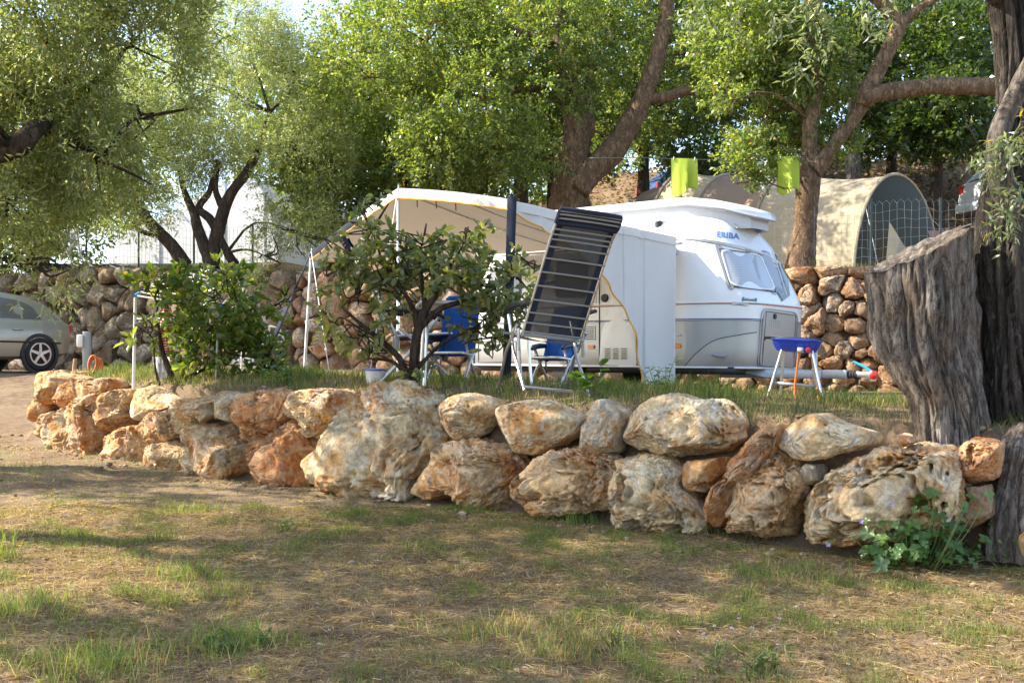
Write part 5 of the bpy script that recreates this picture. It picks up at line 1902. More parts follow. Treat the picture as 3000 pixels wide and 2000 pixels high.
# ================================================================== cars
def make_car(label, loc, rz, paint, name='parked_car', roofbox=False, scale=1.0, plate=None):
    root = empty(name, loc, rz, label, 'car')
    root.scale = (scale,) * 3
    X = np.array([0, .06, .25, .7, 1.4, 2.2, 3.0, 3.6, 3.95, 4.14, 4.2])
    HW = np.array([.60, .74, .82, .865, .875, .875, .87, .85, .79, .68, .5])
    BELT = np.array([.80, .90, .945, .945, .93, .915, .90, .86, .80, .70, .58])
    BOT = np.array([.40, .32, .27, .22, .2, .2, .2, .21, .25, .3, .36])

    def pt(x, y, z): return Vector((x, y, z))
    st = np.unique(np.concatenate([np.linspace(0, 4.2, 43), X]))
    rows = []
    for x in st:
        hw, be, bo = np.interp(x, X, HW), np.interp(x, X, BELT), np.interp(x, X, BOT)
        half = [(.0, bo), (hw * .85, bo), (hw * .96, bo + .06), (hw * .99, bo + .2), (hw, .52), (hw * .995, .62), (hw * .985, .72), (hw * .95, be - .06), (hw * .90, be), (hw * .7, be + .035), (0, be + .05)]
        rows.append([pt(x, y, z) for y, z in half] + [pt(x, -y, z) for y, z in half[-2:0:-1]])
    n = len(rows[0])
    # wheel openings: push lower side points inwards near the wheels
    g = MB()
    v = [q for rw in rows for q in rw]
    f = [(i * n + k, i * n + (k + 1) % n, (i + 1) * n + (k + 1) % n, (i + 1) * n + k) for i in range(len(rows) - 1) for k in range(n)]
    f += [tuple(range(n)), tuple(range(len(v) - n, len(v)))]
    g.add(v, f)
    body = g.build('body', paint, root, True, world=False)
    ROOF = (np.array([.12, .3, .55, .85, 1.3, 1.9, 2.4, 2.7, 3.05, 3.35]), np.array([.95, 1.12, 1.28, 1.385, 1.44, 1.455, 1.43, 1.33, 1.12, .93]))

    def hb(x): return float(np.interp(x, [.12, .5, 1.2, 2.6, 3.35], [.66, .735, .77, .77, .70]))
    def hr(x): return float(np.interp(x, [.12, .5, 1.2, 2.4, 3.35], [.60, .56, .56, .56, .66]))
    def gy(x, z):
        ro = float(np.interp(x, *ROOF))
        s = min(1, max(0, (z - .90) / max(.05, ro - .90)))
        return hb(x) * (1 - s ** 1.4) + hr(x) * s ** 1.4
    rows = []
    for x in np.linspace(.12, 3.35, 34):
        ro = float(np.interp(x, *ROOF))
        zs = np.linspace(.90, ro, 7)
        half = [(gy(x, z), z) for z in zs] + [(hr(x) * .8, ro + .02), (hr(x) * .4, ro + .035), (0, ro + .04)]
        rows.append([pt(x, y, z) for y, z in half] + [pt(x, -y, z) for y, z in half[-2::-1]])
    g = MB()
    g.grid(rows)
    g.build('cabin', paint, root, True, world=False)
    for s in (-1, 1):
        for q in ([(.66, .97), (1.05, .965), (1.05, 1.30), (.95, 1.27), (.8, 1.2)], [(1.10, .965), (1.88, .955), (1.88, 1.37), (1.5, 1.365), (1.10, 1.315)], [(1.95, .955), (2.75, .95), (2.95, 1.0), (2.5, 1.32), (2.3, 1.36), (1.95, 1.37)]):
            c = np.mean(np.array(q), 0)
            g = MB()
            rws = []
            for k_ in (0.05, .5, 1.0):
                rws.append([pt(c[0] + (a - c[0]) * k_, s * (gy(c[0] + (a - c[0]) * k_, c[1] + (b - c[1]) * k_) + .007), c[1] + (b - c[1]) * k_) for a, b in q + [q[0]]])
            g.grid(rws)
            g.build('side_window', M['glass'], root, True, world=False)
        g = MB()
        g.tube([pt(.35, s * .87, .52), pt(1.0, s * .885, .53), pt(2.2, s * .89, .53), pt(3.5, s * .875, .52)], .018, 6)
        g.build('rubbing_strip', M['black'], root, True, world=False)
        for xh in (1.22, 2.3):
            g = MB()
            g.box(pt(xh, s * .885, .76), (.18, .03, .03), None, .01)
            g.build('door_handle', paint, root, world=False)
        for xw in (.78, 3.35):
            g = MB()
            g.lathe([(.39, -.02), (.385, .012), (.32, .012), (.31, -.1)], pt(xw, s * .868, .31), (0, s, 0), 32)
            g.build('wheel_arch', M['black'], root, True, world=False)
            g = MB()
            g.lathe([(.2, -.19), (.29, -.18), (.315, -.12), (.315, -.03), (.295, .005), (.22, .012), (.20, -.01)], pt(xw, s * .875, .312), (0, s, 0), 36)
            wh = g.build('wheel', M['rubber'], root, True, world=False)
            g = MB()
            c = pt(xw, s * .88, .312)
            for k_ in range(5):
                a = 2 * math.pi * k_ / 5 + .3
                d = Vector((math.cos(a), 0, math.sin(a)))
                pd = Vector((-math.sin(a), 0, math.cos(a)))
                g.slab([c + d * .03 + pd * .03, c + d * .03 - pd * .03, c + d * .205 - pd * .022, c + d * .205 + pd * .022], (0, s * .012, 0))
            g.lathe([(.0, .012), (.045, .016), (.05, .0)][::-1], c, (0, s, 0), 14)
            g.lathe([(.19, -.03), (.195, .014), (.22, .014), (.225, -.02)], c, (0, s, 0), 32)
            rm = g.build('rim', M['alu_tube'], wh, True, world=False)
        g = MB()
        g.box(pt(.055, s * .60, .80), (.12, .17, .18), None, .03)
        g.build('tail_light', M['red'], root, True, world=False)
    g = MB()
    g.grid([[pt(.20 + .48 * k_, y * (1 - .12 * k_), .985 + .275 * k_ + .035) for y in (-.5, -.25, 0, .25, .5)] for k_ in (0, .5, 1)])
    g.build('rear_window', M['glass'], root, True, world=False)
    g = MB()
    g.box(pt(.05, 0, .42), (.22, 1.45, .22), None, .06)
    g.build('bumper', paint, root, True, world=False)
    if roofbox:
        rb = empty('roof_box', loc, rz, 'long pale roof box on the blue car', 'roof box')
        g = MB()
        g.tube([pt(.5, .15, 1.64), pt(.6, .15, 1.66), pt(1.2, .15, 1.68), pt(2.2, .15, 1.68), pt(2.6, .15, 1.64), pt(2.7, .15, 1.62)], [.08, .2, .26, .26, .18, .06], 14)
        g.v = [(x, (y - .15) * 1.3 + .15, 1.53 + (z - 1.65) * .8 + .12) for x, y, z in g.v]
        o = g.build('shell', M['grey_plastic'], rb, True, world=False)
        g = MB()
        for xx in (.9, 2.1):
            g.tube([pt(xx, -.55, 1.48), pt(xx, .55, 1.48)], .02, 6)
        g.build('roof_bars', M['black'], rb, world=False)
    return root


M['car_silver'] = plain('silver_beige_car_paint', (.42, .39, .32), .3, .5, .04, 3, coat=.5)
M['car_blue'] = plain('blue_car_paint', (.02, .12, .42), .25, .3, .05, 3, coat=.6)
M['car_white'] = plain('white_car_paint', (.75, .77, .78), .3, 0, .03, 3, coat=.5)
cy = 21.4
cxw = (118 - 1500) / F * cy
cz = P(118, 1085, cy).z
# local x runs from tail to nose; the nose points left in the photograph
make_car('silver hatchback cut by the left edge beside the grey wall', Vector((cxw - .26, cy + 1.145, cz)), math.pi + .95, M['car_silver'])
bx = (1895 - 1500) / F * 30.5
make_car('blue car with roof box half hidden behind the tents up the slope', Vector((bx, 30.5, P(1895, 575, 30.5).z - .6)), .35, M['car_blue'], roofbox=True)
wx = (2893 - 1500) / F * 26
make_car('white car tail peeping out left of the olive trunk', Vector((wx, 26.3, gz(wx + 1.0, 26.3))), .35, M['car_white'], scale=1.15)
# ================================================================== tents
def tunnel_tent():
    ax = Vector((-.637, .771, 0))
    pp = Vector((.771, .637, 0))
    c1 = Vector((7.1, 20.9, 0))
    root = empty('tunnel_tent', Vector((c1.x, c1.y, gz(c1.x, c1.y))), 0, 'beige and brown tunnel tent with grey-green front on the upper terrace', 'tent')

    def arch(k, w, h, n=24, lean=0.0):
        c = c1 + ax * k
        z0 = 1.86 + .15 * k
        out = []
        for i in range(n + 1):
            a = math.pi * i / n
            x = -math.cos(a)
            z = math.sin(a) ** .82
            q = c + pp * (x * w * (1 - .10 * z)) + ax * (lean * z)
            out.append(Vector((q.x, q.y, z0 + z * h)))
        return out
    secs = [(0, 1.42, 1.98), (.5, 1.42, 1.92), (1.0, 1.42, 1.88), (1.6, 1.43, 1.9), (2.3, 1.45, 1.98)]
    g = MB()
    rows = [arch(*s_) for s_ in secs]
    g.grid(rows)
    g.build('canopy', M['tent_beige'], root, True)
    g = MB()
    g.grid([arch(2.3, 1.45, 1.98), arch(2.7, 1.44, 1.88), arch(3.2, 1.43, 1.84), arch(3.9, 1.45, 1.92)])
    g.build('brown_section', M['tent_brown'], root, True)
    g = MB()
    g.grid([arch(3.9, 1.45, 1.92), arch(4.5, 1.40, 1.9), arch(5.1, 1.35, 1.95)])
    g.build('rear_section', M['tent_beige'], root, True)
    for k, w, h in ((0, 1.43, 1.99), (2.3, 1.46, 1.99), (3.9, 1.46, 1.93), (5.1, 1.36, 1.96)):
        g = MB()
        g.tube(arch(k, w + .01, h + .01), .03, 6)
        g.build('pole_sleeve', M['tent_beige'], root, True)
    # front wall bulging outwards at the foot
    a = arch(0, 1.42, 1.98)
    n = len(a)
    rows = []
    c = c1.copy()
    c.z = 1.86
    for s_ in np.linspace(1, 0, 9):
        row = []
        for q in a:
            m = Vector((c.x, c.y, c.z + .75))
            p = m.lerp(q, s_)
            low = max(0, 1 - (p.z - 1.86) / 1.9)
            p = p - ax * (.42 * (1 - s_ ** 2) * .6 + .35 * low * (1 - s_ ** 3))
            row.append(p)
        rows.append(row)
    g = MB()
    g.grid(rows)
    fr = g.build('front_wall', M['tent_grey'], root, True)
    # far end
    g = MB()
    a = arch(5.1, 1.35, 1.95)
    g.grid([a, [Vector((q.x, q.y, 1.86)) + ax * .5 for q in a]])
    g.build('rear_wall', M['tent_grey'], root, True)
    g = MB()
    cc = c1 + pp * .62 - ax * .36
    g.add([cc + pp * x + ax * (.24 * (z - 1) ) * .3 + Vector((0, 0, 1.86 + z)) - ax * .06 for x, z in ((-.35, .95), (.22, 1.0), (.45, .55), (-.1, .45))], [(0, 1, 2, 3)])
    g.build('window', M['tent_brown'], fr)
    g = MB()
    cc = c1 - pp * .75 - ax * .42
    g.add([cc + pp * x + Vector((0, 0, 1.86 + z)) - ax * .05 for x, z in ((-.3, 1.0), (.25, .55), (.5, .22), (-.42, .2))], [(0, 1, 2, 3)])
    g.build('open_flap', M['tent_beige'], fr)
    for k in (-1, 1):
        g = MB()
        q = c1 + pp * (k * 2.0) - ax * .9
        g.tube([arch(0, 1.42, 1.98)[12 + 7 * k], Vector((q.x, q.y, gz(q.x, q.y)))], .004, 5)
        g.build('guy_line', M['white_plastic'], root)
    return root


tunnel_tent()


def dome_tent(px, Y, w, h, label):
    x = (px - 1500) / F * Y
    z0 = gz(x, Y)
    root = empty('dome_tent', (x, Y, z0), 0, label, 'tent')
    rows = []
    for j in range(9):
        e = j / 8 * math.pi / 2
        rows.append([Vector((x + w * math.cos(a) * math.cos(e) ** .7, Y + w * .8 * math.sin(a) * math.cos(e) ** .7, z0 + h * math.sin(e))) for a in np.linspace(0, 2 * math.pi, 33)])
    g = MB()
    g.grid(rows)
    g.build('flysheet', M['tent_brown'], root, True)
    for a0 in (.3, 1.2, 2.2):
        g = MB()
        g.tube([Vector((x + w * 1.01 * math.cos(a0) * math.cos(t_), Y + w * .81 * math.sin(a0) * math.cos(t_), z0 + h * 1.01 * max(0, math.sin(t_)))) for t_ in np.linspace(0, math.pi, 18)], .02, 5)
        g.build('pole_sleeve', M['tent_beige'], root, True)


dome_tent(1960, 27.5, 1.3, 1.75, 'small brown dome tent behind the lime towel on the left')

# ---- white marquee far left
mq = empty('marquee', (-8.6, 29.0, gz(-8.6, 29)), 0, 'large white marquee behind the many-stemmed olive', 'marquee')
fr_ = [(330, 765), (345, 690), (470, 640), (590, 565), (660, 530), (740, 522), (775, 570), (792, 620), (815, 765)]
f0 = [P(a, b, 31.0 - (a - 330) / 485 * 2.6) for a, b in fr_]
f1 = [q + Vector((1.6, 4.2, 0)) for q in f0]
for i in range(len(fr_) - 1):
    g = MB()
    m0, m1 = f0[i], f0[i + 1]
    rows = []
    for s_ in np.linspace(0, 1, 7):
        a, b = f0[i].lerp(f1[i], s_), f0[i + 1].lerp(f1[i + 1], s_)
        rows.append([a.lerp(b, k / 4) - Vector((0, 0, .06 * math.sin(math.pi * k / 4))) for k in range(5)])
    g.grid(rows)
    g.build('roof_panel' if 0 < i < 7 else 'side_wall', M['marquee'], mq, True)
g = MB()
zb = min(q.z for q in f0)
nfr = len(f0)
for k in range(nfr - 1):
    a, b = f0[k], f0[k + 1]
    g.grid([[a, b], [Vector((a.x, a.y - .02, zb)), Vector((b.x, b.y - .02, zb))]])
g.build('front_wall', M['marquee'], mq, True)
for k in (2, 4, 6):
    g = MB()
    g.tube([f0[k], Vector((f0[k].x, f0[k].y - .03, zb))], .03, 6)
    g.build('pole', M['alu_tube'], mq, True)
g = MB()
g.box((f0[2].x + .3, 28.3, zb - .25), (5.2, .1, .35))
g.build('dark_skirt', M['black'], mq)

# ================================================================== wire fences
M['wire'] = plain('galvanised_wire', (.38, .40, .40), .5, .6, .1)
M['green_post'] = plain('dark_green_post', (.03, .05, .045), .5)


def fence(px0, px1, curve, off, h, label, npost, cell=.11):
    xs_ = []
    a = np.linspace(0, 1, int(12))
    # sample along the wall top
    pts = []
    for s_ in np.linspace(0, 1, 200):
        px = px0 + (px1 - px0) * s_
        y = 20.0
        for _ in range(20):
            x = (px - 1500) / F * y
            y = float(np.interp(x, curve[:, 0], curve[:, 1])) + off
        pts.append(Vector((x, y, gz(x, y))))
    root = empty('wire_fence', pts[0], 0, label, 'fence')
    ln = np.concatenate([[0], np.cumsum([(pts[i + 1] - pts[i]).length for i in range(199)])])

    def at(d):
        return Vector([float(np.interp(d, ln, [p[k] for p in pts])) for k in range(3)])
    for k in range(npost):
        g = MB()
        q = at(ln[-1] * (k + .5) / npost)
        g.tube([q - Vector((0, 0, .2)), q + Vector((0, 0, h + .1))], .022, 8)
        g.build('post', M['green_post'], root, True)
    g = MB()
    n = int(ln[-1] / cell)
    for i in range(n + 1):
        q = at(i * cell)
        j = .015 * math.sin(i * 2.1)
        g.tube([q + Vector((0, 0, .02)), q + Vector((j, 0, h * .5)), q + Vector((0, 0, h))], .0028, 3, False)
        if i < n:
            q2 = at((i + 1) * cell)
            g.tube([q + Vector((0, 0, h)), q.lerp(q2, .5) + Vector((0, 0, h + .06)), q2 + Vector((0, 0, h))], .0028, 3, False)
    for z in np.arange(.05, h, cell * 1.3):
        g.tube([at(ln[-1] * s_) + Vector((0, 0, z + .012 * math.sin(s_ * 40 + z * 9))) for s_ in np.linspace(0, 1, 40)], .0028, 3, False)
    o = g.build('wire_mesh', M['wire'], root)
    o['kind'] = 'stuff'


fence(2270, 2860, BW, .75, 1.02, 'wire mesh fence on top of the wall before the beige tent', 3)
fence(180, 830, BW, .75, .95, 'wire mesh fence on the grey wall before the marquee', 4)

# ================================================================== washing line and towels
la, lb = P(1880, 462, 18.9), P(2368, 456, 18.3)
wl_ = empty('washing_line', la, 0, 'thin green washing line strung between the two oaks', 'washing line')


def line_pt(px):
    s_ = (px - 1880) / (2368 - 1880)
    q = la.lerp(lb, s_)
    q.z -= .05 * math.sin(math.pi * min(1, max(0, s_)))
    return q


g = MB()
g.tube([line_pt(x) for x in np.linspace(1720, 2368, 30)], .008, 5)
wchild(g.build('cord', M['green_post'], None), wl_)


def towel(name, label, x0, x1, h0, h1, mat, skew=0):
    root = empty(name, line_pt(x0), 0, label, 'towel', None)
    g = MB()
    rows = []
    for sgn in (-1, 1):
        rows = []
        for j in range(11):
            s_ = j / 10
            row = []
            for i in range(13):
                k = i / 12
                q = line_pt(x0 + (x1 - x0) * k)
                h = (h0 + (h1 - h0) * k + .05 * math.sin(k * 7 + x0 * .3)) - .02 * math.sin(k * math.pi * 3) * (1 - s_) * (1 if sgn < 0 else .72)
                row.append(q + Vector((skew * s_ * (1 if k < .5 else .3) + .012 * math.sin(k * 15) * s_, sgn * (.012 + .02 * s_) + .05 * math.sin(k * 6.5 + x0 + .8 * s_) * (.15 + .85 * s_) + .02 * math.sin(k * 17 + 2 * s_) * s_ - .02, .01 - h * s_)))
            rows.append(row)
        g.grid(rows)
    o = g.build('cloth', mat, root, True, fixn=False)
    for k in (.1, .9):
        g = MB()
        q = line_pt(x0 + (x1 - x0) * k)
        g.box(q + Vector((0, -.03, .0)), (.012, .02, .06))
        g.build('peg', M['white_plastic'], root)


towel('towel', 'lime green towel hanging left on the washing line', 1968, 2046, .62, .48, M['lime'], .02)
towel('towel', 'pale towel half hidden by leaves on the washing line', 2216, 2250, .50, .44, M['pale_towel'], .08)
towel('towel', 'lime green towel hanging right beside the oak trunk', 2281, 2341, .58, .56, M['lime'], 0)

# ================================================================== things behind the left shrub
air = empty('clothes_airer', onground(560, 13.4), 0, 'white wire clothes airer with blue corners behind the left shrub', 'clothes airer')
A_, B_, C_, D_ = P(397, 866, 12.6), P(508, 794, 14.0), P(714, 826, 13.6), P(640, 905, 12.3)
g = MB()
g.tube([A_, B_, C_, D_, A_], .011, 7)
g.build('frame', M['white_plastic'], air, True)
for k in range(1, 8):
    g = MB()
    s_ = k / 8
    g.tube([A_.lerp(D_, s_) if False else A_.lerp(B_, s_), D_.lerp(C_, s_)], .004, 5)
    g.build('rod', M['white_plastic'], air)
for q, d in ((A_, (B_ - A_)), (B_, (A_ - B_)), (C_, (D_ - C_)), (D_, (C_ - D_))):
    g = MB()
    d = d.normalized()
    g.tube([q - d * .02, q + d * .13], .02, 8)
    g.build('corner_cap', M['cyan_plastic'], air, True)
for q in (A_, D_, B_.lerp(C_, .3), C_):
    g = MB()
    e = q + Vector((-.03, 0, 0))
    e.z = gz(e.x, e.y) - .03
    g.tube([q, e], .017 if q is A_ else .011, 8)
    g.build('leg', M['white_plastic'], air, True)

t = NT('red_striped_cloth')
co = coords(t)
wv = t.n('TexWave', {'Vector': co, 'Scale': 11.0, 'Distortion': .6}, bands_direction='Z')
M['red_stripe'] = t.finish(t.n('BsdfPrincipled', {'Base Color': t.mix(t.ramp(wv.outputs[0], [(.62, (0, 0, 0)), (.7, (1, 1, 1))]), (.55, .02, .02), (.8, .74, .72)), 'Roughness': .85}))
gm = empty('hanging_garment', P(485, 890, 12.9), 0, 'red garment with pale stripes hanging from the airer', 'garment')
g = MB()
rows = []
for j in range(14):
    s_ = j / 13
    rows.append([P(468 + 32 * i / 7 + 4 * math.sin(j * .7), 888 + 165 * s_ + 6 * math.sin(i * 1.2), 12.85 + .03 * math.sin(i * 1.9 + j * .4)) for i in range(8)])
g.grid(rows)
g.build('cloth', M['red_stripe'], gm, True, fixn=False)
g = MB()
rows = []
for j in range(8):
    s_ = j / 7
    rows.append([P(446 + 40 * i / 6 + 10 * s_, 1045 + 62 * s_, 12.6 + .05 * math.sin(i * 1.5 + j * .5)) for i in range(7)])
wb = empty('white_bag', P(465, 1105, 12.6), 0, 'crumpled white bag at the foot of the left shrub', 'bag')
g.grid(rows)
g.grid([[q + Vector((0, .12, 0)) for q in rw] for rw in rows])
g.build('cloth', M['canvas_wall'], wb, True, fixn=False)

# bike rack with number plate
rk = empty('bike_rack', onground(765, 14.6), 0, 'white tubular bike rack with number plate and tail lights on the ground', 'bike rack')
Yr = 14.6
zg = gz(*onground(765, Yr)[:2])
Rp = lambda px, py, dy=0: P(px, py, Yr + dy)
for q in ([(735, 1062), (742, 1010), (760, 960), (790, 955), (822, 962), (832, 1000), (828, 1062)], [(742, 1010), (832, 1000)], [(775, 1060), (790, 955)], [(700, 1055), (742, 1010)], [(822, 962), (800, 1010), (770, 1015)], [(752, 985), (826, 980)]):
    g = MB()
    g.tube([Rp(a, b) for a, b in q], .012, 7)
    g.build('tube', M['white_plastic'], rk, True)
g = MB()
g.lathe([(.21, -.02), (.235, -.02), (.235, .02), (.21, .02)], Rp(790, 1020, .15), (0.2, 1, 0), 24)
g.build('spare_wheel', M['rubber'], rk, True)
g = MB()
a, b = Rp(668, 1050, -.05), Rp(848, 1082, -.05)
Rb = Matrix.Rotation(math.radians(-.0), 3, 'Z') @ Matrix.Rotation(math.atan2(-(b.z - a.z), b.x - a.x), 3, 'Y')
g.box(a.lerp(b, .5), ((b - a).length, .02, .09), Rb, .008)
lbd = g.build('light_board', M['white_plastic'], rk)
for s_, m_ in ((.02, 'red'), (.89, 'red'), (.965, 'orange')):
    g = MB()
    g.box(a.lerp(b, s_ + .01) + Vector((0, -.015, 0)), (.06, .02, .07), Rb, .006)
    g.build('tail_light', M[m_], lbd)
pc = a.lerp(b, .36) + Vector((0, -.018, 0))
g = MB()
g.box(pc, (.42, .012, .10), Rb, .004)
npl = g.build('number_plate', M['white_plastic'], lbd)
cu = bpy.data.curves.new('plate_text', 'FONT')
cu.body = 'ND\u00b7LI'
cu.size = .095
cu.offset = .0015
cu.align_x = 'CENTER'
cu.align_y = 'CENTER'
tmp = bpy.data.objects.new('tmp', cu)
COL.objects.link(tmp)
bpy.context.view_layer.update()
me = bpy.data.meshes.new_from_object(tmp.evaluated_get(bpy.context.evaluated_depsgraph_get()))
bpy.data.objects.remove(tmp)
for v in me.vertices:
    v.co = pc + Rb @ Vector((v.co.x * 1.05, -.009, v.co.y))
me.materials.clear()
me.name = 'plate_lettering'
wchild(put('plate_lettering', me, M['black']), npl)

# electric post, stake and rope at the left end of the terrace
e0 = onground(250, 14.9)
ep = empty('supply_post', e0, 0, 'short grey supply post with white socket box', 'post')
g = MB()
g.box(e0 + Vector((.02, 0, .24)), (.085, .085, .58), None, .008)
g.build('post', M['grey_plastic'], ep)
g = MB()
g.box(e0 + Vector((-.05, -.03, .41)), (.075, .10, .16), None, .012)
g.build('socket_box', M['white_plastic'], ep)
s0 = onground(216, 14.6)
M['wood'] = plain('weathered_wood', (.36, .24, .14), .8, 0, .3, 20, bump=.6)
tk = empty('wooden_stake', s0, 0, 'short wooden stake left of the supply post', 'stake')
g = MB()
g.tube([s0 - Vector((0, 0, .1)), s0 + Vector((.01, 0, .1)), s0 + Vector((.02, 0, .20))], [.028, .026, .022], 8)
g.build('stick', M['wood'], tk, True)
r0_ = onground(270, 14.3)
rp = empty('rope_coil', r0_, 0, 'orange rope coil at the foot of the supply post', 'rope')
g = MB()
for k in range(4):
    pts = []
    for i in range(17):
        a = 2 * math.pi * i / 16
        pts.append(r0_ + Vector(((.05 + .012 * k) * math.cos(a) + .012 * k, .03 * math.sin(a) + .01 * k, .13 + .11 * math.sin(a) - .01 * k)))
    g.tube(pts, .011, 6)
g.tube([r0_ + Vector((-.18, .0, .02)), r0_ + Vector((-.1, -.03, .03)), r0_ + Vector((0, 0, .03)), r0_ + Vector((.04, 0, .1))], .011, 6)
g.build('rope', M['orange_hose'], rp, True)
# folded steel trestle on the grey wall
tz = empty('folding_trestle', P(190, 765, 26.6), 0, 'crossed pale metal trestle standing on the grey wall', 'trestle')
for q in (((165, 665), (208, 762)), ((230, 700), (178, 762)), ((225, 672), (236, 760))):
    g = MB()
    g.tube([P(*q[0], 26.6), P(*q[1], 26.5)], .03, 6)
    g.build('leg', M['alu_tube'], tz, True)
g = MB()
rows = [[P(205 + 24 * i / 4, 668 + 55 * j / 5, 26.7 + .05 * math.sin(i * 2 + j)) for i in range(5)] for j in range(6)]
g.grid(rows)
g.build('blue_sheet', M['pale_towel'], tz, True, fixn=False)

# ================================================================== shrubs
LEAF['shrub'] = dict(L=.098, W=.045, k=7, tw=.15, droop=-.05, cols=[(.13, .155, .07), (.10, .125, .055), (.17, .185, .095), (.21, .21, .115)], dry=(.26, .19, .06), pd=.02, mat='leaf_gloss', fine=True)
LEAF['shrub2'] = dict(LEAF['shrub'], L=.115, W=.055, cols=[(.09, .135, .03), (.07, .11, .025), (.13, .17, .045), (.17, .19, .06)])


def shrub(label, limbs, blobs, kind, seed, r0=.012):
    b = limbs[0][0][0]
    root = empty('shrub', (b.x, b.y, gz(b.x, b.y)), 0, label, 'shrub')
    wchild(put('trunk', bark_tubes(limbs, seed, .12, 10), M['bark_dark']), root)
    o = put('branches', bark_tubes(twigs_to(blobs, limbs, seed, 7, r0), seed, .05, 5, step=3), M['bark_dark'])
    o['kind'] = 'stuff'
    wchild(o, root)
    wchild(put('crown', crown_mesh(blobs, kind, seed, -.22, 2.6), M['leaf_gloss']), root)


YS = 9.6
shrub('broad dark glossy shrub with bare lower stems before the awning',
      [PL([(1208, 1135, .045), (1212, 1060, .042), (1222, 980, .04), (1245, 910, .035), (1285, 850, .025), (1320, 780, .015)], YS),
       PL([(1205, 1120, .03), (1170, 1050, .026), (1120, 1000, .022), (1070, 960, .018), (1000, 900, .01)], YS),
       PL([(1230, 960, .028), (1290, 905, .024), (1370, 880, .018), (1450, 860, .01)], YS),
       PL([(1222, 980, .025), (1215, 920, .022), (1180, 850, .018), (1120, 770, .01)], YS),
       PL([(1245, 910, .022), (1240, 850, .018), (1230, 760, .01)], YS),
       PL([(1215, 1090, .018), (1290, 1010, .014), (1390, 960, .01)], YS),
       PL([(1190, 1100, .018), (1150, 1060, .015), (1080, 1050, .01)], YS)],
      [PB(1160, 770, YS, 150, 60, .30, 47), PB(1300, 790, YS, 160, 65, .34, 56), PB(1450, 840, YS - .1, 120, 70, .32, 45), PB(1060, 850, YS, 95, 75, .28, 28), PB(1030, 950, YS, 80, 55, .25, 20),
       PB(1160, 860, YS + .1, 110, 55, .3, 21), PB(1420, 930, YS, 95, 50, .26, 23), PB(1080, 660, YS, 40, 60, .12, 9), PB(1370, 690, YS, 40, 45, .12, 8), PB(1520, 790, YS, 60, 30, .12, 9), PB(1240, 715, YS, 130, 30, .22, 19), PB(1090, 1030, YS, 60, 30, .18, 6), PB(980, 760, YS, 40, 50, .15, 6), PB(1450, 990, YS, 55, 45, .2, 9), PB(1215, 1080, YS - .1, 30, 25, .1, 3)],
      'shrub', 71)
YS2 = 12.4
shrub('pale green bushy shrub in front of the clothes airer',
      [PL([(515, 1125, .035), (490, 1070, .03), (470, 1000, .02), (460, 900, .01)], YS2), PL([(525, 1125, .03), (560, 1050, .024), (620, 960, .016), (700, 900, .01)], YS2), PL([(470, 1140, .014), (455, 1080, .012), (450, 1000, .008)], YS2), PL([(540, 1110, .02), (640, 1060, .014), (740, 1010, .008)], YS2)],
      [PB(465, 840, YS2, 80, 45, .3, 26), PB(620, 870, YS2, 120, 75, .4, 60), PB(620, 960, YS2, 110, 80, .45, 75), PB(740, 930, YS2, 90, 70, .3, 31), PB(700, 1020, YS2, 90, 55, .35, 33), PB(600, 1050, YS2, 90, 40, .3, 24), PB(420, 960, YS2, 35, 80, .2, 7), PB(810, 1060, YS2, 45, 55, .2, 17), PB(660, 805, YS2, 60, 35, .2, 10), PB(830, 900, YS2, 35, 25, .12, 5)],
      'shrub2', 72)

# ================================================================== grass and small plants
def ground_at(px, py):
    lo, hi = 2.5, 40.0
    for _ in range(40):
        m = .5 * (lo + hi)
        q = P(px, py, m)
        if q.z > gz(q.x, q.y): lo = m
        else: hi = m
    q = P(px, py, lo)
    return q


def blades(xy, h, w, lean, cols, seed):
    r = np.random.default_rng(seed)
    n = len(xy)
    z = ground_z(xy[:, 0], xy[:, 1]) - .006
    b = np.column_stack([xy, z])
    a = r.uniform(0, 2 * math.pi, n)
    sd = np.column_stack([np.cos(a), np.sin(a), np.zeros(n)]) * (w / 2)[:, None]
    d = r.uniform(0, 2 * math.pi, n)
    ld = np.column_stack([np.cos(d), np.sin(d), np.zeros(n)])
    ln = (lean * h)[:, None]
    up = np.column_stack([np.zeros(n), np.zeros(n), h])
    m = b + up * .6 + ld * ln * .35
    tp = b + up * np.maximum(.25, (1 - .35 * lean))[:, None] + ld * ln
    v = np.stack([b - sd, b + sd, m + sd * .7, m - sd * .7, tp], 1).reshape(-1, 3)
    i = np.arange(n)[:, None] * 5
    q = i + np.array([0, 1, 2, 3])
    t3 = i + np.array([3, 2, 4])
    faces = np.empty((n * 7,), dtype=np.int32)
    loops = np.concatenate([np.concatenate([q, t3], 1)]).ravel()
    me = bpy.data.meshes.new('grass')
    me.vertices.add(n * 5)
    me.vertices.foreach_set('co', v.astype(np.float32).ravel())
    me.loops.add(n * 7)
    me.loops.foreach_set('vertex_index', loops.astype(np.int32))
    me.polygons.add(n * 2)
    ls = np.empty(n * 2, dtype=np.int32)
    ls[0::2] = np.arange(n) * 7
    ls[1::2] = np.arange(n) * 7 + 4
    me.polygons.foreach_set('loop_start', ls)
    me.update(calc_edges=True)
    at_ = me.color_attributes.new('tint', 'FLOAT_COLOR', 'POINT')
    c = np.ones((n * 5, 4), dtype=np.float32)
    c[:, :3] = np.repeat(cols, 5, axis=0)
    at_.data.foreach_set('color', c.ravel())
    return me


GREEN = np.array([(.10, .145, .04), (.14, .18, .05), (.19, .22, .07), (.085, .12, .035)])
DRY = np.array([(.36, .27, .14), (.28, .20, .105), (.43, .34, .19), (.22, .145, .08)])


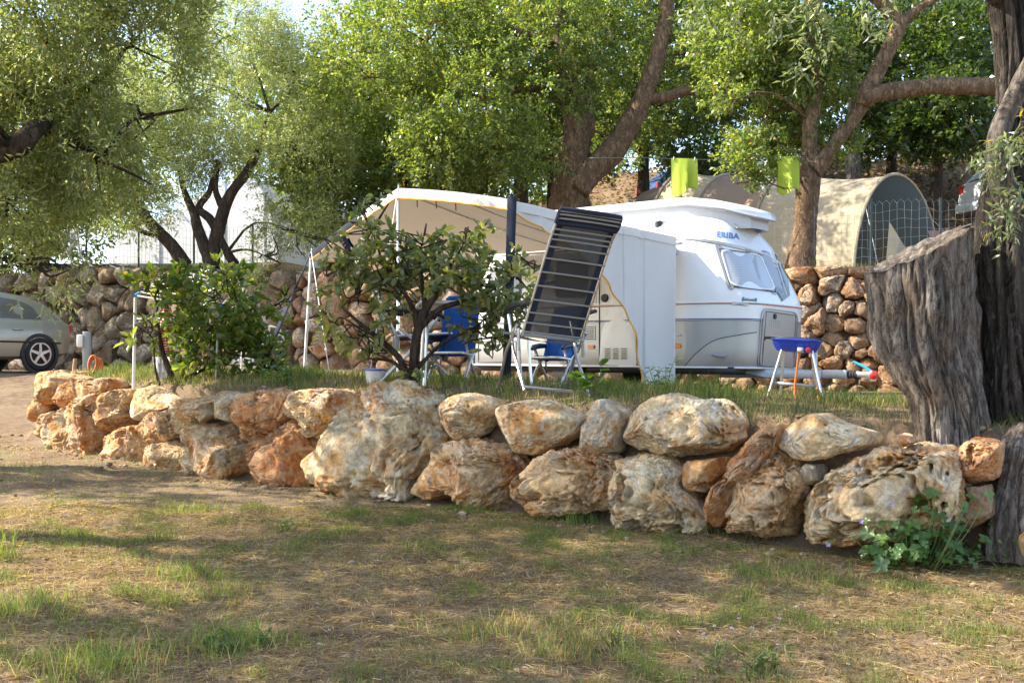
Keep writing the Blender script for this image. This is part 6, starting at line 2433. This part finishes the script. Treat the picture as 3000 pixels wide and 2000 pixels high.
def fan(n, y0, y1, seed, k=.5):
    """points over the ground the camera sees, between depths y0 and y1"""
    r = np.random.default_rng(seed)
    y = np.sqrt(r.uniform(y0 ** 2, y1 ** 2, n))
    x = r.uniform(-k, k, n) * y
    return np.column_stack([x, y])


r = np.random.default_rng(5)
# -- lower meadow
pt = np.concatenate([fan(260000, 3.7, 8.5, 1), fan(70000, 8.3, 14, 2)])
fy = front_y(pt[:, 0])
keep = (pt[:, 1] < fy - .02) | (pt[:, 0] < -6.0)
pt = pt[keep]
q3 = np.column_stack([pt, np.zeros(len(pt))])
g1 = fbm(q3 * .85 + 3.1, 3)
g2 = fbm(q3 * 3.3 + 8.7, 2)
nearwall = np.clip(1 - (front_y(pt[:, 0]) - pt[:, 1]) / .7, 0, 1) * (pt[:, 0] > -2.2)
greenness = np.clip(.50 + .8 * g1 + .55 * g2 + .35 * nearwall + .22 * (pt[:, 0] > .8), .03, .97)
path = np.clip(1 - np.abs(pt[:, 1] - (front_y(pt[:, 0]) - .9)) / .9, 0, 1) * np.clip((-pt[:, 0] - 1.0) / 2, 0, 1)
dens = np.clip(.50 + .6 * g2 + .4 * g1, .18, 1) * (1 - .45 * path)
dens = np.where(pt[:, 1] > 11.5, dens * .7, dens)
k_ = r.uniform(size=len(pt)) < dens
pt, greenness, g2 = pt[k_], greenness[k_], g2[k_]
n = len(pt)
isg = r.uniform(size=n) < greenness
cols = np.where(isg[:, None], GREEN[r.integers(0, 4, n)], DRY[r.integers(0, 4, n)]) * r.uniform(.75, 1.25, n)[:, None]
tuft = np.clip(.6 + 1.4 * np.maximum(0, g2), .5, 1.7)
h = np.where(isg, r.uniform(.018, .062, n) * tuft, r.uniform(.012, .05, n))
lean = np.where(isg, r.uniform(.2, .9, n), r.uniform(.7, 2.2, n))
w = r.uniform(.0018, .0038, n) * (pt[:, 1] / 6.0) ** .6
o = put('grass', blades(pt, h, w, lean, cols, 11), M['grass'])
tag(o, 'dry and green meadow grass in front of the boulder wall', 'grass', None, 'stuff')

# -- straw and dead leaves lying on the meadow
pt = np.concatenate([fan(80000, 3.7, 8.5, 3), fan(20000, 8.3, 15, 4)])
keep = (pt[:, 1] < front_y(pt[:, 0]) - .02) | (pt[:, 0] < -6.0)
pt = pt[keep]
n = len(pt)
z = ground_z(pt[:, 0], pt[:, 1]) + r.uniform(.002, .016, n)
a = r.uniform(0, 2 * math.pi, n)
axs = np.column_stack([np.cos(a), np.sin(a), r.normal(size=n) * .12])
nr = np.column_stack([r.normal(size=(n, 2)) * .35, np.ones(n)])
big = r.uniform(size=n) < .12
v, f = leaf_arrays(np.column_stack([pt, z]), axs, nr, np.where(big, r.uniform(.03, .06, n), r.uniform(.04, .13, n)), np.where(big, r.uniform(.010, .02, n), r.uniform(.0025, .005, n)), .15)
cl = np.where(big[:, None], np.array([(.25, .16, .09), (.33, .24, .15), (.17, .10, .06)])[r.integers(0, 3, n)], DRY[r.integers(0, 4, n)] * 1.05) * r.uniform(.8, 1.25, n)[:, None]
o = put('straw', np_mesh('straw', v, f, False, np.repeat(cl, 4, 0)), M['grass'])
tag(o, 'dry straw and dead leaves scattered over the meadow', 'straw', None, 'stuff')

# -- terrace grass behind the boulders
pt = fan(150000, 6.5, 16, 6, .47)
d = pt[:, 1] - front_y(pt[:, 0])
q3 = np.column_stack([pt, np.zeros(len(pt))])
g2 = fbm(q3 * 1.6 + 2.2, 3)
keep = (d > .42 + .18 * g2) & (pt[:, 0] > -5.7) & (r.uniform(size=len(pt)) < np.clip(1.15 - d / 5.5 + .5 * g2, .1, 1)) & (d < 7)
pt, d, g2 = pt[keep][:70000], d[keep][:70000], g2[keep][:70000]
n = len(pt)
isg = r.uniform(size=n) < np.clip(.85 - .09 * d + .4 * g2, .2, .95)
cols = np.where(isg[:, None], GREEN[r.integers(0, 4, n)], DRY[r.integers(0, 4, n)]) * r.uniform(.75, 1.25, n)[:, None]
cols = cols * np.where(isg, .8, 1.0)[:, None]
h = np.where(isg, r.uniform(.05, .15, n) * np.clip(.8 + 1.2 * g2, .5, 1.7), r.uniform(.03, .1, n)) * np.clip(1.1 - d * .06, .6, 1.1)
o = put('grass', blades(pt, h, r.uniform(.003, .006, n) * (pt[:, 1] / 8) ** .5, r.uniform(.15, .9, n), cols, 12), M['grass'])
tag(o, 'longer green grass on the terrace round the chairs and caravan', 'grass', None, 'stuff')

# -- grass fringe on top of the back walls and litter on the upper slope
xs_ = r.uniform(-12, 7.2, 9000)
ys_ = back_y(xs_) + .5 + np.abs(r.normal(size=9000)) * .35
pt = np.column_stack([xs_, ys_])
n = len(pt)
isg = r.uniform(size=n) < .3
cols = np.where(isg[:, None], GREEN[r.integers(0, 4, n)], DRY[r.integers(0, 4, n)])
o = put('grass', blades(pt, r.uniform(.05, .2, n), np.full(n, .009), r.uniform(.2, .9, n), cols, 13), M['grass'])
tag(o, 'dry grass fringe along the top of the back walls', 'grass', None, 'stuff')
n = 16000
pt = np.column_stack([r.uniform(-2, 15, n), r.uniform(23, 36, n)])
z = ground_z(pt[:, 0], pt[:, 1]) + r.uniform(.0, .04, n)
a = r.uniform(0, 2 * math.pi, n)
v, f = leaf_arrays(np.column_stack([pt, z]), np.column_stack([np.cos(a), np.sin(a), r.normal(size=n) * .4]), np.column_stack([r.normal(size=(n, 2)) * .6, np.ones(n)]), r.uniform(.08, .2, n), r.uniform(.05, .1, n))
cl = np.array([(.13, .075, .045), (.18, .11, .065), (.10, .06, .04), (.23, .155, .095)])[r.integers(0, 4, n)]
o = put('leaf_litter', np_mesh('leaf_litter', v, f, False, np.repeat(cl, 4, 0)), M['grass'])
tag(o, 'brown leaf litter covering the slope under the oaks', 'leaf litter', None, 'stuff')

# ---- small stones and crumbs of earth at the wall foot and on the path
r = np.random.default_rng(66)
pv, pf = ico(2)
V_, F_, nb = [], [], 0
for k in range(420):
    x = r.uniform(-6.5, 2.9)
    y = float(front_y(x)) + (r.uniform(.35, .6) if k % 3 == 0 else -abs(r.normal()) * .35 - .02)
    if k % 5 == 0: y -= r.uniform(0, 2.5)
    s_ = r.uniform(.006, .022) * (1.6 if k % 11 == 0 else 1)
    q = pv * (1 + .3 * fbm(pv * 1.5 + k * 3.1, 2))[:, None] * np.array([1.2, 1, .7]) * s_ + np.array([x, y, gz(x, y) + s_ * .3])
    V_.append(q)
    F_.append(pf + nb)
    nb += len(pv)
o = put('pebbles', np_mesh('pebbles', np.concatenate(V_), np.concatenate(F_), True), M['rock_brown'])
tag(o, 'small stones scattered along the foot of the boulder wall', 'pebbles', None, 'stuff')

# ---- grass tufts that stand out
def tuft(px, py, rad, hh, n, green, seed, label):
    c = ground_at(px, py)
    rr_ = np.random.default_rng(seed)
    p2 = np.column_stack([c.x + rr_.normal(size=n) * rad, c.y + rr_.normal(size=n) * rad * .8])
    isg = rr_.uniform(size=n) < green
    cols = np.where(isg[:, None], GREEN[rr_.integers(0, 4, n)] * 1.25, DRY[rr_.integers(0, 4, n)])
    o = put('grass_tuft', blades(p2, rr_.uniform(.5, 1.1, n) * hh, np.full(n, .0042), rr_.uniform(.2, 1.0, n), cols, seed), M['grass'])
    tag(o, label, 'grass tuft', None, 'stuff')


for k, q in enumerate(((60, 1790, .16, .13, 420, .9, 'lush green tuft at the left edge of the meadow'), (15, 1640, .05, .28, 60, .95, 'tall green blades at the far left edge of the meadow'), (545, 1690, .12, .13, 260, .85, 'bright green tuft left of the meadow centre'), (640, 1740, .1, .10, 240, .6, 'yellowing tuft left of the meadow centre'),
                       (690, 1890, .14, .14, 380, .9, 'dark green tuft in the left foreground'), (1700, 1900, .16, .12, 420, .55, 'broad yellow-green tuft in the centre foreground'), (1690, 1530, .07, .14, 140, .95, 'bright green tuft at the foot of the boulders'), (1240, 1610, .1, .09, 160, .6, 'straw-coloured tuft in the middle of the meadow'),
                       (2290, 1690, .2, .11, 420, .75, 'wide tuft at the right of the meadow'), (560, 1500, .12, .1, 220, .8, 'green tuft near the left boulders'), (300, 1960, .16, .18, 330, .8, 'tall feathery tuft at the bottom left'), (2150, 1530, .2, .13, 420, .9, 'green tuft under the ochre boulders at right'), (2590, 1180, .12, .22, 120, .9, 'long-bladed clump left of the stump'), (1440, 1850, .14, .1, 300, .6, 'thin yellow-green tuft near the centre'))):
    tuft(*q[:6], 300 + k, q[6])


# ---- leafy weeds
def weed(name, label, px, py, h, spread, nst, L, W, seed, cols, cat='plant', matk='leaf_gloss', Y=None, nl=9):
    c = ground_at(px, py) if Y is None else Vector((*onground(px, Y),))
    rr_ = np.random.default_rng(seed)
    root = empty(name, c, 0, label, cat)
    g = MB()
    pos, ax = [], []
    for k in range(nst):
        d = Vector((rr_.normal() * spread, rr_.normal() * spread * .7, 1)).normalized()
        hh = h * rr_.uniform(.6, 1.05)
        b = c + Vector((rr_.normal() * spread * .15, rr_.normal() * spread * .1, -.01))
        tp = b + d * hh
        mid = b.lerp(tp, .5) + Vector((rr_.normal() * .02, 0, .02))
        g.tube([b, mid, tp], [.004, .003, .002], 5)
        for j in range(nl):
            s_ = .25 + .75 * (j + rr_.uniform()) / nl
            pos.append(b.lerp(tp, s_))
            aa = rr_.uniform(0, 2 * math.pi)
            ax.append((math.cos(aa), math.sin(aa), rr_.uniform(-.1, .7)))
    o = g.build('stem', M['grass_stem'], root)
    o['kind'] = 'stuff'
    n = len(pos)
    v, f = leaf_arrays(np.array([tuple(p) for p in pos]), np.array(ax), np.column_stack([rr_.normal(size=(n, 2)) * .3, np.ones(n)]), L * rr_.uniform(.6, 1.2, n), W * rr_.uniform(.7, 1.2, n), .2, True)
    cc = np.array(cols)[rr_.integers(0, len(cols), n)] * rr_.uniform(.8, 1.2, n)[:, None]
    wchild(put('foliage', np_mesh('foliage', v, f, False, np.repeat(cc, 6, 0)), M[matk]), root)
    return root


M['grass_stem'] = plain('green_stem', (.12, .16, .05), .6)
WG = [(.08, .15, .035), (.11, .18, .045), (.06, .12, .03)]
weed('broadleaf_weed', 'broad-leaved weed right of the tall slatted chair', 1735, 1130, .30, .35, 4, .13, .06, 401, WG, Y=8.6, nl=5)
weed('thin_weed', 'slender leafy weed in front of the awning wall', 1930, 1150, .32, .3, 6, .06, .014, 402, WG, Y=8.9, nl=12)
weed('spurge', 'small bright spurge at the foot of the stump', 2712, 1310, .16, .5, 6, .035, .02, 403, [(.12, .22, .03), (.15, .26, .04)], Y=6.75, nl=12)
weed('broadleaf_weed', 'dark leafy weed between the left shrub and the awning pole', 818, 1110, .28, .5, 6, .08, .045, 404, WG, Y=10.8, nl=7)
weed('low_weed', 'dark low weed in the left foreground meadow', 700, 1900, .09, .7, 12, .05, .014, 405, [(.05, .10, .03), (.07, .12, .04)])
weed('low_weed', 'small upright weed in the middle of the meadow', 858, 1555, .10, .2, 3, .035, .014, 406, WG)
weed('low_weed', 'bushy weed in the right foreground meadow', 2180, 1960, .12, .7, 14, .035, .010, 407, [(.06, .11, .03), (.09, .14, .04)])
weed('low_weed', 'feathery weed beside the yellow-green tuft in front', 1810, 1900, .16, .3, 5, .03, .008, 408, WG)

# ---- mallow at the foot of the right boulders
mc = ground_at(2640, 1640)
mc.y -= .16
mc.z = gz(mc.x, mc.y)
mal = empty('mallow_plant', mc, 0, 'sprawling mallow with lobed leaves and mauve flowers below the pitted boulder', 'plant')
rr_ = np.random.default_rng(55)
V, Fc, Cc = [], [], []
g = MB()


def lobed(c, nrm, rad, rot, col):
    nrm = Vector(nrm).normalized()
    a = nrm.orthogonal().normalized()
    b = nrm.cross(a)
    base = len(V)
    V.append(tuple(c))
    Cc.append(col)
    m = 20
    for i in range(m):
        t_ = rot + 2 * math.pi * i / m * .93
        rr2 = rad * (1 + .2 * math.cos(5 * (t_ - rot) * 1.0 + math.pi)) * rr_.uniform(.93, 1.05)
        V.append(tuple(c + (a * math.cos(t_) + b * math.sin(t_)) * rr2 + nrm * (.22 * rad * (1 + .4 * math.cos(5 * (t_ - rot))))))
        Cc.append(col)
    for i in range(m - 1):
        Fc.append([base, base + 1 + i, base + 2 + i])


for k in range(230):
    u = rr_.normal(size=3)
    spread = Vector((u[0] * .20 + (.10 if k % 3 else 0), -.06 + u[1] * .09 - abs(u[0]) * .02, 0))
    hh = abs(rr_.normal()) * .13 + .02
    if spread.x > .06: hh *= 1.7
    c = mc + spread + Vector((0, 0, min(hh, .42)))
    c.z = max(c.z, gz(c.x, c.y) + .02)
    big = rr_.uniform() < .28
    lobed(c, (u[0] * .35, -.45 + u[1] * .3, .8), rr_.uniform(.032, .05) if big else rr_.uniform(.012, .026), rr_.uniform(0, 6.28), tuple(np.array(WG[rr_.integers(0, 3)]) * rr_.uniform(.75, 1.15)))
    if k % 3 == 0:
        g.tube([mc + Vector((spread.x * .4, spread.y * .5 - .02, 0)), mc + spread * .8 + Vector((0, 0, (c.z - mc.z) * .6)), c], [.003, .0025, .0015], 4)
wchild(put('foliage', np_mesh('foliage', V, Fc, True, np.array(Cc)), M['leaf_gloss']), mal)
o = g.build('stem', M['grass_stem'], mal)
o['kind'] = 'stuff'
M['mauve'] = plain('mauve_petal', (.27, .20, .40), .7)
M['pale_petal'] = plain('pale_petal', (.50, .48, .42), .8)
M['pink_petal'] = plain('pink_petal', (.55, .36, .50), .65)


def petals(c, rad, nrm, mat, parent, name='flower'):
    nrm = Vector(nrm).normalized()
    a = nrm.orthogonal().normalized()
    b = nrm.cross(a)
    g = MB()
    for k in range(5):
        t_ = 2 * math.pi * k / 5
        d, s_ = a * math.cos(t_) + b * math.sin(t_), a * -math.sin(t_) + b * math.cos(t_)
        g.add([c, c + d * rad * .6 + s_ * rad * .35 + nrm * rad * .2, c + d * rad + nrm * rad * .3, c + d * rad * .6 - s_ * rad * .35 + nrm * rad * .2], [(0, 1, 2, 3)])
    return g.build(name, mat, parent, fixn=False)


for (px, py) in ((2425, 1595), (2522, 1527), (2612, 1478)):
    petals(P(px, py, mc.y - .2), .017, (.1, -.8, .5), M['mauve'], mal)


# ---- wild flowers standing in the meadow
def flower(px, py, kind, k):
    # the head stands a little above the turf
    c = ground_at(px, py + 28)
    hd = P(px, py, c.y)
    root = empty('wildflower', c, 0, {'pink': 'mauve scabious flower head on a thin stem in the meadow', 'white': 'pale seed head on a thin stem in the meadow'}[kind], 'flower', {'pink': 'mauve flowers in the meadow', 'white': 'pale seed heads in the meadow'}[kind])
    g = MB()
    g.tube([c, c.lerp(hd, .5) + Vector((.004, 0, 0)), hd], .0016, 4)
    g.build('stem', M['grass_stem'], root)
    g = MB()
    rr2 = np.random.default_rng(k)
    rad = .010 if kind == 'pink' else .008
    for j in range(16):
        d = Vector(rr2.normal(size=3)).normalized()
        d.z = abs(d.z)
        s_ = d.orthogonal().normalized()
        g.add([hd, hd + d * rad * .7 + s_ * rad * .3, hd + d * rad * 1.1, hd + d * rad * .7 - s_ * rad * .3], [(0, 1, 2, 3)])
    g.build('flower_head', M['pink_petal'] if kind == 'pink' else M['pale_petal'], root, fixn=False)


for k, q in enumerate(((2061, 1857), (2144, 1840), (2166, 1812), (2203, 1838), (2284, 1811), (2265, 1841), (2281, 1888), (968, 1846))):
    flower(*q, 'pink', k)
for k, q in enumerate(((2334, 1777), (2093, 1833), (2485, 1944), (2935, 1745), (2861, 1651), (2949, 1586), (2740, 1886), (166, 1623), (934, 1885), (300, 1970), (1862, 1749))):
    flower(*q, 'white', 40 + k)
